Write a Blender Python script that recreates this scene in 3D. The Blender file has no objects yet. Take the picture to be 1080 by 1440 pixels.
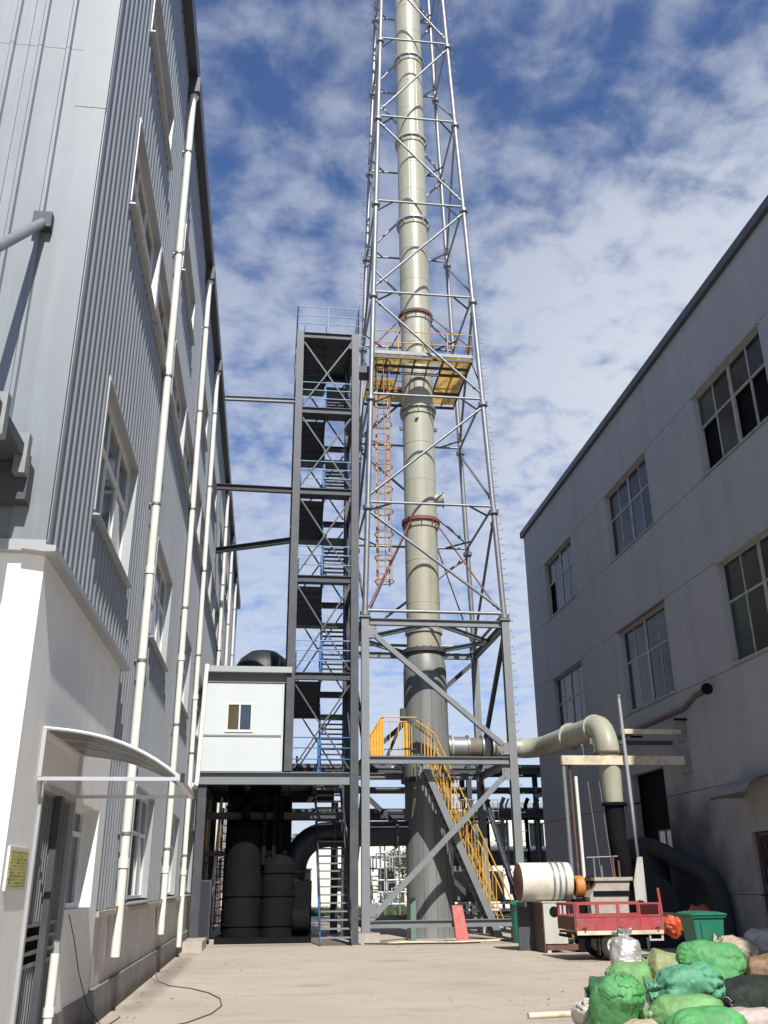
import bpy, math, random
from mathutils import Vector, Matrix, noise
random.seed(7)
S = bpy.context.scene
COL = S.collection
R = math.radians

# ------------------------------------------------------------------ camera
cam_d = bpy.data.cameras.new('camera')
cam = bpy.data.objects.new('camera', cam_d); COL.objects.link(cam)
cam_d.sensor_fit = 'VERTICAL'; cam_d.sensor_height = 24.0
cam_d.lens = 24.0 * 1284.7 / 1440.0
cam_d.clip_start = 0.05; cam_d.clip_end = 3000
YAW, PITCH, ROLL = .126775, .3858146, -.0102481
fw = Vector((math.sin(YAW)*math.cos(PITCH), math.cos(YAW)*math.cos(PITCH), math.sin(PITCH)))
rt0 = Vector((math.cos(YAW), -math.sin(YAW), 0)); up0 = rt0.cross(fw)
rt = rt0*math.cos(ROLL) + up0*math.sin(ROLL); up = up0*math.cos(ROLL) - rt0*math.sin(ROLL)
M = Matrix((rt, up, -fw)).transposed().to_4x4(); M.translation = (0, 0, 1.75)
cam.matrix_world = M
S.camera = cam

# ------------------------------------------------------------------ sky, sun, exposure
SUN = Vector((.12, -.95, 1.0)).normalized()
EL = math.asin(SUN.z); AZ = math.atan2(SUN.x, SUN.y)
sun_d = bpy.data.lights.new('sun', 'SUN'); sun_d.energy = 3.6; sun_d.angle = R(.5); sun_d.color = (1, .94, .86)
sun = bpy.data.objects.new('sun', sun_d); COL.objects.link(sun)
sun.rotation_euler = (-SUN).to_track_quat('-Z', 'Y').to_euler(); sun.location = (0, -20, 60)
W = bpy.data.worlds.new('World'); S.world = W; W.use_nodes = True
nt = W.node_tree; N = nt.nodes; L = nt.links
for n in list(N): N.remove(n)
def wn(t, **k):
    n = N.new(t)
    for a, b in k.items(): setattr(n, a, b)
    return n
def wmath(op, a, b=None, clamp=False):
    n = wn('ShaderNodeMath', operation=op, use_clamp=clamp)
    for i, x in enumerate((a, b)):
        if x is None: continue
        if isinstance(x, (int, float)): n.inputs[i].default_value = x
        else: L.new(x, n.inputs[i])
    return n.outputs[0]
out = wn('ShaderNodeOutputWorld'); bg = wn('ShaderNodeBackground'); L.new(bg.outputs[0], out.inputs[0])
sky = wn('ShaderNodeTexSky', sky_type='NISHITA', sun_disc=False)
sky.sun_elevation = EL; sky.sun_rotation = AZ; sky.air_density = 1.0; sky.dust_density = .6; sky.ozone_density = 2.5
SKYS = .10
bg.inputs[1].default_value = SKYS
tc = wn('ShaderNodeTexCoord'); sx = wn('ShaderNodeSeparateXYZ'); L.new(tc.outputs['Generated'], sx.inputs[0])
zc = wmath('MAXIMUM', sx.outputs[2], 0.0)
den = wmath('ADD', zc, .16)
cx = wmath('DIVIDE', sx.outputs[0], den); cy = wmath('DIVIDE', sx.outputs[1], den)
cv = wn('ShaderNodeCombineXYZ'); L.new(cx, cv.inputs[0]); L.new(cy, cv.inputs[1])
def wnoise(scale, detail, rough, off, dist=0.0, vec=None, stretch=None):
    mp = wn('ShaderNodeMapping'); mp.inputs['Location'].default_value = off
    if stretch: mp.inputs['Scale'].default_value = stretch; mp.inputs['Rotation'].default_value = (0, 0, R(35))
    L.new(vec or cv.outputs[0], mp.inputs[0])
    n = wn('ShaderNodeTexNoise'); n.inputs['Scale'].default_value = scale; n.inputs['Detail'].default_value = detail
    n.inputs['Roughness'].default_value = rough; n.inputs['Distortion'].default_value = dist
    L.new(mp.outputs[0], n.inputs['Vector']); return n.outputs['Fac']
big = wnoise(1.15, 3, .5, (3.1, 1.7, 0))
mid = wnoise(4.2, 5, .55, (0.3, 5.2, 0), .25, None, (1, .7, 1))
fine = wnoise(14.0, 6, .56, (7.7, 2.2, 0), .2)
d = wmath('ADD', wmath('MULTIPLY', big, .62), wmath('ADD', wmath('MULTIPLY', mid, .55), wmath('MULTIPLY', fine, 1.1)))
# more veil near the horizon and to the right-hand side of the sky
hz = wmath('SUBTRACT', 1.0, wmath('MULTIPLY', zc, 1.25), True)
d = wmath('ADD', d, wmath('MULTIPLY', hz, .32))
# a broad bright cloud bank low in the sky, up the street to the right
dot = wn('ShaderNodeVectorMath', operation='DOT_PRODUCT'); L.new(tc.outputs['Generated'], dot.inputs[0]); dot.inputs[1].default_value = Vector((.54, .76, .42)).normalized()
bank = wn('ShaderNodeMapRange', interpolation_type='SMOOTHSTEP'); L.new(dot.outputs['Value'], bank.inputs[0]); bank.inputs[1].default_value = .90; bank.inputs[2].default_value = 1.0
d = wmath('ADD', d, wmath('MULTIPLY', bank.outputs[0], .30))
ramp = wn('ShaderNodeMapRange', interpolation_type='SMOOTHSTEP'); L.new(d, ramp.inputs[0])
ramp.inputs[1].default_value = .95; ramp.inputs[2].default_value = 1.52
mx = wn('ShaderNodeMix', data_type='RGBA'); thick = wmath('ADD', .52, wmath('ADD', wmath('MULTIPLY', bank.outputs[0], .36), wmath('MULTIPLY', hz, .30)), True)
L.new(wmath('MULTIPLY', ramp.outputs[0], thick), mx.inputs['Factor'])
tint = wn('ShaderNodeMix', data_type='RGBA', blend_type='MULTIPLY'); tint.inputs['Factor'].default_value = 1
L.new(sky.outputs[0], tint.inputs['A']); tint.inputs['B'].default_value = (.56, .65, .84, 1)
L.new(tint.outputs['Result'], mx.inputs['A']); mx.inputs['B'].default_value = (4.0, 4.3, 4.9, 1)
L.new(mx.outputs['Result'], bg.inputs[0])
vs = S.view_settings; vs.view_transform = 'Standard'; vs.look = 'None'; vs.gamma = 1; vs.use_curve_mapping = False
vs.exposure = 0.75

# ------------------------------------------------------------------ materials
def mat(name, col, rough=.6, metal=0.0, amp=.12, scale=3.0, bump=0.0, bscale=40.0, dirt=None, dirt_amt=0.0, dscale=1.2, streak=False, spec=.5, trans=None):
    m = bpy.data.materials.new(name); m.use_nodes = True
    t = m.node_tree; n = t.nodes; l = t.links; p = n['Principled BSDF']
    p.inputs['Roughness'].default_value = rough; p.inputs['Metallic'].default_value = metal
    p.inputs['Specular IOR Level'].default_value = spec
    g = n.new('ShaderNodeNewGeometry')
    nz = n.new('ShaderNodeTexNoise'); nz.inputs['Scale'].default_value = scale; nz.inputs['Detail'].default_value = 6; nz.inputs['Roughness'].default_value = .62
    l.new(g.outputs['Position'], nz.inputs['Vector'])
    mr = n.new('ShaderNodeMapRange'); l.new(nz.outputs['Fac'], mr.inputs[0])
    mr.inputs[1].default_value = .25; mr.inputs[2].default_value = .75
    mr.inputs[3].default_value = 1-amp; mr.inputs[4].default_value = 1+amp
    mul = n.new('ShaderNodeMix'); mul.data_type = 'RGBA'; mul.blend_type = 'MULTIPLY'; mul.inputs['Factor'].default_value = 1
    mul.inputs['A'].default_value = (*col, 1)
    l.new(mr.outputs[0], mul.inputs['B'])
    c = mul.outputs['Result']
    if dirt:
        d1 = n.new('ShaderNodeTexNoise'); d1.inputs['Scale'].default_value = dscale; d1.inputs['Detail'].default_value = 7; d1.inputs['Roughness'].default_value = .68
        mp = n.new('ShaderNodeMapping'); mp.inputs['Location'].default_value = (13.7, 4.1, 8.8)
        if streak: mp.inputs['Scale'].default_value = (3.2, 3.2, .28)
        l.new(g.outputs['Position'], mp.inputs[0]); l.new(mp.outputs[0], d1.inputs['Vector'])
        r2 = n.new('ShaderNodeMapRange'); l.new(d1.outputs['Fac'], r2.inputs[0])
        r2.inputs[1].default_value = .47; r2.inputs[2].default_value = .74; r2.inputs[3].default_value = 0; r2.inputs[4].default_value = dirt_amt
        mm = n.new('ShaderNodeMix'); mm.data_type = 'RGBA'; l.new(r2.outputs[0], mm.inputs['Factor'])
        l.new(c, mm.inputs['A']); mm.inputs['B'].default_value = (*dirt, 1); c = mm.outputs['Result']
        rr = n.new('ShaderNodeMapRange'); l.new(r2.outputs[0], rr.inputs[0]); rr.inputs[1].default_value = 0; rr.inputs[2].default_value = 1
        rr.inputs[3].default_value = rough; rr.inputs[4].default_value = min(1, rough+.25); l.new(rr.outputs[0], p.inputs['Roughness'])
    l.new(c, p.inputs['Base Color'])
    if bump:
        b = n.new('ShaderNodeBump'); b.inputs['Strength'].default_value = bump; b.inputs['Distance'].default_value = .02
        bn = n.new('ShaderNodeTexNoise'); bn.inputs['Scale'].default_value = bscale; bn.inputs['Detail'].default_value = 5
        l.new(g.outputs['Position'], bn.inputs['Vector']); l.new(bn.outputs['Fac'], b.inputs['Height']); l.new(b.outputs[0], p.inputs['Normal'])
    if trans:
        tb = n.new('ShaderNodeBsdfTranslucent'); l.new(c, tb.inputs['Color'])
        ms = n.new('ShaderNodeMixShader'); ms.inputs[0].default_value = trans
        l.new(p.outputs[0], ms.inputs[1]); l.new(tb.outputs[0], ms.inputs[2]); l.new(ms.outputs[0], n['Material Output'].inputs[0])
    return m

RUST = (.16, .07, .03); GRIME = (.05, .045, .04); DUST = (.36, .31, .25)
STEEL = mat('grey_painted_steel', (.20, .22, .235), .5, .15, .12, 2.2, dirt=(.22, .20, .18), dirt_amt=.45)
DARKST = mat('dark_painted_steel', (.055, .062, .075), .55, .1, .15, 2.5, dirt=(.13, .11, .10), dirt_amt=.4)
IRON = mat('grimy_dark_iron', (.03, .031, .034), .75, .1, .3, 3, dirt=(.07, .06, .05), dirt_amt=.6, dscale=3)
STEELD = mat('blue_grey_stair_steel', (.062, .07, .085), .5, .1, .12, 2.2, dirt=(.17, .15, .135), dirt_amt=.45)
GALV = mat('galvanised_steel', (.24, .255, .27), .48, .55, .15, 6, dirt=(.30, .29, .28), dirt_amt=.4, dscale=3)
CREAM = mat('cream_fibreglass', (.37, .37, .295), .4, 0, .08, .9, dirt=(.20, .175, .12), dirt_amt=.55, dscale=.8, streak=True)
CHDARK = mat('dark_grey_flue_paint', (.215, .23, .225), .42, .1, .10, .8, dirt=(.05, .05, .05), dirt_amt=.5, dscale=.9, streak=True)
RUSTED = mat('rusted_iron', (.15, .085, .06), .8, .2, .35, 6, dirt=(.05, .04, .035), dirt_amt=.7, dscale=5)
BLUE = mat('blue_rail_paint', (.035, .14, .34), .45, .0, .15, 3, dirt=(.02, .05, .10), dirt_amt=.4)
BLUEGREY = mat('pale_blue_rail_paint', (.22, .33, .44), .45, .2, .12, 3)
YELLOW = mat('yellow_safety_paint', (.66, .36, .03), .5, 0, .14, 4, dirt=(.32, .19, .06), dirt_amt=.55, dscale=3)
YGRATE = mat('yellow_grating', (.78, .64, .36), .55, 0, .15, 4, dirt=(.5, .36, .16), dirt_amt=.5, dscale=2, trans=.7)
ORANGE = mat('orange_ladder_paint', (.40, .23, .10), .55, 0, .15, 4, dirt=RUST, dirt_amt=.5, dscale=4)
REDROD = mat('red_oxide_paint', (.20, .07, .055), .6, 0, .2, 5, dirt=RUST, dirt_amt=.4, dscale=4)
CLADS = mat('bright_silver_cladding', (.185, .212, .228), .5, .25, .05, .7, dirt=(.34, .38, .40), dirt_amt=.35, dscale=.8, streak=True)
CLADG = mat('grey_ribbed_cladding', (.255, .28, .305), .45, .15, .06, .8, dirt=(.22, .23, .24), dirt_amt=.35, dscale=.7, streak=True)
WHITEW = mat('white_render', (.80, .82, .81), .85, 0, .04, 1.5, .15, 60, dirt=(.58, .58, .56), dirt_amt=.35, dscale=.9, streak=True)
BEIGEW = mat('beige_render', (.56, .55, .53), .88, 0, .07, 1.5, .2, 60, dirt=(.30, .27, .24), dirt_amt=.5, dscale=1.1, streak=True)
PLINTH = mat('grey_plinth_paint', (.23, .225, .22), .85, 0, .12, 2, .2, 50, dirt=(.10, .09, .085), dirt_amt=.6, dscale=1.4)
TRIM = mat('grey_flashing', (.40, .42, .44), .4, .3, .06, 2, dirt=(.2, .2, .2), dirt_amt=.3)
DTRIM = mat('dark_flashing', (.06, .068, .08), .5, .1, .1, 2)
PVC = mat('white_pvc', (.72, .72, .67), .4, 0, .04, 2, dirt=(.50, .48, .42), dirt_amt=.4, dscale=2.5)
FRAME = mat('white_window_frame', (.68, .71, .70), .4, 0, .05, 3, dirt=(.40, .40, .37), dirt_amt=.4, dscale=3)
GLASS = mat('dark_window_glass', (.018, .026, .028), .09, 0, .25, .6, spec=.42)
RGLASS = mat('grimy_workshop_glass', (.014, .018, .02), .16, 0, .4, .8, dirt=(.05, .05, .045), dirt_amt=.5, spec=.2)
RGLASSG = mat('grimy_green_workshop_glass', (.03, .045, .045), .16, 0, .4, .8, spec=.25)
GLASSG = mat('greenish_window_glass', (.045, .075, .075), .08, 0, .35, .8, spec=.6)
RWALL = mat('weathered_grey_render', (.335, .338, .355), .9, 0, .05, .5, .2, 50, dirt=(.22, .215, .21), dirt_amt=.38, dscale=.45, streak=True)
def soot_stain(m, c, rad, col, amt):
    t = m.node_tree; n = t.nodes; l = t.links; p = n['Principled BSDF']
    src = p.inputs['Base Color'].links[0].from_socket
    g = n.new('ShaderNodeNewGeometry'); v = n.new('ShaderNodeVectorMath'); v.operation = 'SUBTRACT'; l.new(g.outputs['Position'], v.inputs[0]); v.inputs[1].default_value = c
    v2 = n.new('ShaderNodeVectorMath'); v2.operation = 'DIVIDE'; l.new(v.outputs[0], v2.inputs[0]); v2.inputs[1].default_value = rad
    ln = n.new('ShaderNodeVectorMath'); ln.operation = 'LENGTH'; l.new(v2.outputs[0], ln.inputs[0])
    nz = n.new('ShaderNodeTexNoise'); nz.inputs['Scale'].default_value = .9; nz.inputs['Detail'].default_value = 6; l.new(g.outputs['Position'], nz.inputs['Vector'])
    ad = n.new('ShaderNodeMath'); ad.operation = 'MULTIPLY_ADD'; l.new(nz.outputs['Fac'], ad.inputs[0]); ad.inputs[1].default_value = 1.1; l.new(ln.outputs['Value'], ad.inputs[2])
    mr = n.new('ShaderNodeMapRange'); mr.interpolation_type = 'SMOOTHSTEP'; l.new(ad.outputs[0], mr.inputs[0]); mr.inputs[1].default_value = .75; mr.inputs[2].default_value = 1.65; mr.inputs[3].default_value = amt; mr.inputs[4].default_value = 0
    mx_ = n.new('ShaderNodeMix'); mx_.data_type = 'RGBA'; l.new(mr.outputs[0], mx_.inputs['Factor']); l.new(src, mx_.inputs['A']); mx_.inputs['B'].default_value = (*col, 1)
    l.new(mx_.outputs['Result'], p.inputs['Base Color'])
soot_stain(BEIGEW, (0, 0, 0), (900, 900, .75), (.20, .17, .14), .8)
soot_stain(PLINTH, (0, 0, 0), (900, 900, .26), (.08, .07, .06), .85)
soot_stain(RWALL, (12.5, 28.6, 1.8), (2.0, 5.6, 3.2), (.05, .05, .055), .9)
OLDFRAME = mat('grimy_window_frame', (.33, .34, .32), .6, 0, .15, 4, dirt=(.12, .10, .08), dirt_amt=.6, dscale=3)
CABIN = mat('white_sandwich_panel', (.56, .61, .625), .4, 0, .03, 1, dirt=(.58, .60, .60), dirt_amt=.3, dscale=.8, streak=True)
BLACK = mat('black_rubber', (.018, .018, .018), .8, 0, .2, 5, dirt=(.12, .10, .08), dirt_amt=.4, dscale=4)
SOOT_SHADE = mat('soot_and_shade_black', (.007, .0075, .010), .85, 0, .3, 3, dirt=(.016, .015, .015), dirt_amt=.5, spec=.12)  # near-black for sooty iron, and for shade painted into dark backings and plant
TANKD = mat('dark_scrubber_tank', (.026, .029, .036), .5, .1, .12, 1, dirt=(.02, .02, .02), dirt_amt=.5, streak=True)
OFFW = mat('offwhite_tank_paint', (.68, .65, .56), .45, 0, .05, 2, dirt=(.42, .33, .22), dirt_amt=.55, dscale=1.6)
CABGREY = mat('grey_cabinet_paint', (.50, .50, .46), .5, .1, .07, 2, dirt=(.30, .25, .19), dirt_amt=.55, dscale=2, streak=True)
BEIGEM = mat('beige_steel_beam', (.62, .57, .42), .55, 0, .08, 2, dirt=RUST, dirt_amt=.6, dscale=4)
REDT = mat('faded_red_truck_paint', (.36, .05, .065), .6, 0, .25, 3, dirt=(.22, .135, .10), dirt_amt=.85, dscale=3.0)
REDB = mat('red_board_paint', (.46, .09, .08), .65, 0, .18, 6, dirt=(.36, .30, .26), dirt_amt=.7, dscale=6)
ORGT = mat('orange_machine_paint', (.55, .20, .05), .5, 0, .12, 4, dirt=RUST, dirt_amt=.5, dscale=4)
BINM = mat('green_bin_plastic', (.015, .17, .105), .45, 0, .08, 3, dirt=(.10, .13, .10), dirt_amt=.4, dscale=3)
CONC = mat('pale_concrete', (.42, .38, .33), .9, 0, .15, 3, .3, 40, dirt=(.22, .20, .17), dirt_amt=.5, dscale=3)
ALU = mat('aluminium_section', (.62, .63, .64), .35, .6, .06, 4)
SHEETM = mat('brown_tinted_polycarbonate', (.055, .05, .045), .3, 0, .12, 4, trans=.12)
FARWHITE = mat('far_white_wall', (.78, .76, .70), .8, 0, .04, .6)
BROWN = mat('brown_rusty_paint', (.12, .075, .065), .65, .1, .2, 4, dirt=(.05, .04, .04), dirt_amt=.5)
LEAF = mat('leaf_green', (.06, .10, .03), .7, 0, .4, 4)
GRASS = mat('grass_green', (.09, .13, .04), .9, 0, .35, 2)
SOIL = mat('brown_soil', (.24, .16, .10), .95, 0, .25, 2, .6, 8)
FARBLUE = mat('blue_bracket_paint', (.05, .18, .30), .5)

def woven(name, col, amp=.25, spec=.42, rough=.46):
    m = mat(name, col, rough, 0, amp, 5, 0, dirt=tuple(min(1, c*.45+.05) for c in col), dirt_amt=.75, dscale=3, spec=spec, trans=.05)
    t = m.node_tree; n = t.nodes; l = t.links; p = n['Principled BSDF']
    tcn = n.new('ShaderNodeTexCoord')
    w1 = n.new('ShaderNodeTexWave'); w1.inputs['Scale'].default_value = 60; w1.bands_direction = 'X'
    w2 = n.new('ShaderNodeTexWave'); w2.inputs['Scale'].default_value = 60; w2.bands_direction = 'Z'
    nn = n.new('ShaderNodeTexNoise'); nn.inputs['Scale'].default_value = 14; nn.inputs['Detail'].default_value = 6; nn.inputs['Distortion'].default_value = .8
    for w in (w1, w2, nn): l.new(tcn.outputs['Object'], w.inputs['Vector'])
    a = n.new('ShaderNodeMath'); a.operation = 'ADD'; l.new(w1.outputs['Fac'], a.inputs[0]); l.new(w2.outputs['Fac'], a.inputs[1])
    b0 = n.new('ShaderNodeBump'); b0.inputs['Strength'].default_value = .25; b0.inputs['Distance'].default_value = .003; l.new(a.outputs[0], b0.inputs['Height'])
    b1 = n.new('ShaderNodeBump'); b1.inputs['Strength'].default_value = .4; b1.inputs['Distance'].default_value = .03
    l.new(nn.outputs['Fac'], b1.inputs['Height']); l.new(b0.outputs[0], b1.inputs['Normal']); l.new(b1.outputs[0], p.inputs['Normal'])
    return m
SK_GREEN = woven('bright_green_sack', (.095, .34, .115))
SK_LIME = woven('light_green_sack', (.17, .36, .13))
SK_TEAL = woven('teal_green_sack', (.10, .33, .19))
SK_DKGR = woven('dark_green_sack', (.045, .15, .07))
SK_TAN = woven('tan_green_sack', (.27, .32, .15))
SK_WHITE = woven('dusty_white_sack', (.58, .54, .48))
SK_SILVER = woven('silver_sack', (.50, .51, .49), rough=.25)
SK_SILVER.node_tree.nodes['Principled BSDF'].inputs['Metallic'].default_value = .35
SK_BEIGE = woven('beige_sack', (.46, .38, .29))
SK_BLACK = woven('black_sack', (.022, .032, .026), rough=.7, spec=.2)  # near-black green, darkest of the sack colours
SK_BROWN = woven('brown_sack', (.24, .155, .09))
SK_PINK = woven('pink_stained_sack', (.56, .46, .43))

# ------------------------------------------------------------------ mesh helpers
class MB:
    def __init__(s): s.v = []; s.f = []; s.sm = []
    def face(s, pts, smooth=False):
        i = len(s.v); s.v += [tuple(p) for p in pts]; s.f.append(tuple(range(i, i+len(pts)))); s.sm.append(smooth)
    def box(s, x0, x1, y0, y1, z0, z1):
        i = len(s.v)
        s.v += [(x0,y0,z0),(x1,y0,z0),(x1,y1,z0),(x0,y1,z0),(x0,y0,z1),(x1,y0,z1),(x1,y1,z1),(x0,y1,z1)]
        for q in ((3,2,1,0),(4,5,6,7),(0,1,5,4),(1,2,6,5),(2,3,7,6),(3,0,4,7)): s.f.append(tuple(i+k for k in q)); s.sm.append(False)
        return s
    def basis(s, p, q, upv=None):
        p = Vector(p); q = Vector(q); d = (q-p).normalized()
        u = Vector(upv) if upv else Vector((0,0,1))
        if abs(d.dot(u)) > .999: u = Vector((0,1,0))
        a = d.cross(u).normalized(); b = a.cross(d).normalized()
        return p, q, d, a, b
    def bar(s, p, q, w, h, upv=None, oa=0, ob=0):
        p, q, d, a, b = s.basis(p, q, upv)
        i = len(s.v)
        for e in (p, q):
            for (m, n) in ((-1,-1),(1,-1),(1,1),(-1,1)): s.v.append(tuple(e + a*(oa+m*w/2) + b*(ob+n*h/2)))
        for k in ((0,1,2,3),(7,6,5,4),(0,4,5,1),(1,5,6,2),(2,6,7,3),(3,7,4,0)): s.f.append(tuple(i+x for x in k)); s.sm.append(False)
        return s
    def hbeam(s, p, q, w, h, upv=None, t=.022):
        s.bar(p, q, w, t, upv, 0, h/2-t/2); s.bar(p, q, w, t, upv, 0, -h/2+t/2); s.bar(p, q, t*.8, h-2*t-.002, upv); return s
    def tube(s, p, q, r, n=8, r2=None, caps=True):
        p, q, d, a, b = s.basis(p, q); r2 = r if r2 is None else r2
        i = len(s.v)
        for e, rr in ((p, r), (q, r2)):
            for k in range(n):
                t = 2*math.pi*k/n; s.v.append(tuple(e + a*(rr*math.cos(t)) + b*(rr*math.sin(t))))
        for k in range(n): s.f.append((i+k, i+(k+1) % n, i+n+(k+1) % n, i+n+k)); s.sm.append(True)
        if caps:
            s.face([s.v[i+n-1-k] for k in range(n)]); s.face([s.v[i+n+k] for k in range(n)])
        return s
    def poly(s, pts, r, n=8, closed=False):
        pts = [Vector(p) for p in pts]; m = len(pts); i = len(s.v); ref = Vector((.3, .2, .93))
        pa = None
        for k in range(m):
            if closed: d = (pts[(k+1) % m]-pts[k-1]).normalized()
            else: d = (pts[min(k+1, m-1)]-pts[max(k-1, 0)]).normalized()
            if pa is None:
                u = Vector((0,0,1)) if abs(d.z) < .9 else Vector((0,1,0)); a = d.cross(u).normalized()
            else: a = (pa - d*pa.dot(d)).normalized()
            pa = a; b = a.cross(d).normalized(); rr = r[k] if isinstance(r, (list, tuple)) else r
            for j in range(n):
                t = 2*math.pi*j/n; s.v.append(tuple(pts[k] + a*(rr*math.cos(t)) + b*(rr*math.sin(t))))
        for k in range(m if closed else m-1):
            k2 = (k+1) % m
            for j in range(n):
                s.f.append((i+k*n+j, i+k2*n+j, i+k2*n+(j+1) % n, i+k*n+(j+1) % n)); s.sm.append(True)
        if not closed:
            s.face([s.v[i+j] for j in range(n)]); s.face([s.v[i+(m-1)*n+n-1-j] for j in range(n)])
        return s
    def lathe(s, c, prof, n=32, axis='z', smooth_prof=False, closed=False):
        def P(r, z, t):
            x, y = r*math.cos(t), r*math.sin(t)
            if axis == 'z': return (c[0]+x, c[1]+y, c[2]+z)
            if axis == 'x': return (c[0]+z, c[1]+x, c[2]+y)
            return (c[0]+y, c[1]+z, c[2]+x)
        if smooth_prof:
            i = len(s.v)
            for r, z in prof:
                for k in range(n): s.v.append(P(r, z, 2*math.pi*k/n))
            for a in range(len(prof)-1):
                for k in range(n):
                    s.f.append((i+a*n+k, i+a*n+(k+1) % n, i+(a+1)*n+(k+1) % n, i+(a+1)*n+k)); s.sm.append(True)
        else:
            pr = list(zip(prof[:-1], prof[1:]))
            if closed: pr.append((prof[-1], prof[0]))
            for (r0, z0), (r1, z1) in pr:
                i = len(s.v)
                for r, z in ((r0, z0), (r1, z1)):
                    for k in range(n): s.v.append(P(r, z, 2*math.pi*k/n))
                for k in range(n):
                    s.f.append((i+k, i+(k+1) % n, i+n+(k+1) % n, i+n+k)); s.sm.append(True)
        return s
    def disc(s, c, r, n=24, axis='z'):
        pts = []
        for k in range(n):
            t = 2*math.pi*k/n; x, y = r*math.cos(t), r*math.sin(t)
            pts.append((c[0]+x, c[1]+y, c[2]) if axis == 'z' else ((c[0], c[1]+x, c[2]+y) if axis == 'x' else (c[0]+y, c[1], c[2]+x)))
        s.face(pts); return s
    def prism(s, pts, d):
        # polygon pts (3D, planar) extruded by vector d
        d = Vector(d); a = [Vector(p) for p in pts]; b = [p+d for p in a]; n = len(a)
        s.face(a[::-1]); s.face(b)
        for k in range(n): s.face([a[k], a[(k+1) % n], b[(k+1) % n], b[k]])
        return s
    def mesh(s, name, m, off=(0,0,0)):
        me = bpy.data.meshes.new(name)
        o = Vector(off); me.from_pydata([tuple(Vector(v)-o) for v in s.v], [], s.f)
        me.polygons.foreach_set('use_smooth', s.sm); me.materials.append(m); me.update(); return me
def wloc(o):
    l = Vector((0,0,0))
    while o: l += o.location; o = o.parent
    return l
def part(name, mb, m, parent, label=None, kind=None):
    o = bpy.data.objects.new(name, mb.mesh(name, m, wloc(parent) if parent else (0,0,0))); COL.objects.link(o)
    o.parent = parent
    if label: o['label'] = label
    if kind: o['kind'] = kind
    return o
def inst(name, me, parent, loc, rotz=0, scale=None):
    o = bpy.data.objects.new(name, me); COL.objects.link(o); o.parent = parent
    o.location = Vector(loc) - wloc(parent); o.rotation_euler = (0, 0, rotz)
    if scale: o.scale = scale
    return o
def thing(name, label, cat, loc=(0,0,0), group=None):
    o = bpy.data.objects.new(name, None); COL.objects.link(o); o.empty_display_size = .3
    o.location = loc; o['label'] = label; o['category'] = cat
    if group: o['group'] = group
    return o
def solo(name, mb, m, label, cat, loc, group=None):
    o = bpy.data.objects.new(name, mb.mesh(name, m, loc)); COL.objects.link(o); o.location = loc
    o['label'] = label; o['category'] = cat
    if group: o['group'] = group
    return o
def struct(name, mb, m, kind='structure'):
    o = bpy.data.objects.new(name, mb.mesh(name, m)); COL.objects.link(o); o['kind'] = kind; return o
def wall_cells(mb, axis, c, u0, u1, v0, v1, ops, depth, sgn):
    """wall sheet on plane axis=c (axis 'x': u=y, v=z; axis 'y': u=x) with openings and reveals going inwards"""
    us = sorted({u0, u1, *[o[0] for o in ops], *[o[1] for o in ops]}); vs_ = sorted({v0, v1, *[o[2] for o in ops], *[o[3] for o in ops]})
    us = [u for u in us if u0 <= u <= u1]; vs_ = [v for v in vs_ if v0 <= v <= v1]
    P = (lambda u, v, k=0: (c+k, u, v)) if axis == 'x' else (lambda u, v, k=0: (u, c+k, v))
    for a, b in zip(us[:-1], us[1:]):
        for e, f in zip(vs_[:-1], vs_[1:]):
            mu, mv = (a+b)/2, (e+f)/2
            if any(o[0] < mu < o[1] and o[2] < mv < o[3] for o in ops): continue
            mb.face([P(a,e), P(b,e), P(b,f), P(a,f)])
    k = -sgn*depth
    for a, b, e, f in ops:
        if f <= v0 or e >= v1: continue
        e2, f2 = max(e, v0), min(f, v1)
        mb.face([P(a,e2), P(a,f2), P(a,f2,k), P(a,e2,k)]); mb.face([P(b,e2), P(b,f2), P(b,f2,k), P(b,e2,k)])
        if e >= v0: mb.face([P(a,e), P(b,e), P(b,e,k), P(a,e,k)])
        if f <= v1: mb.face([P(a,f), P(b,f), P(b,f,k), P(a,f,k)])
    return mb

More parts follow.
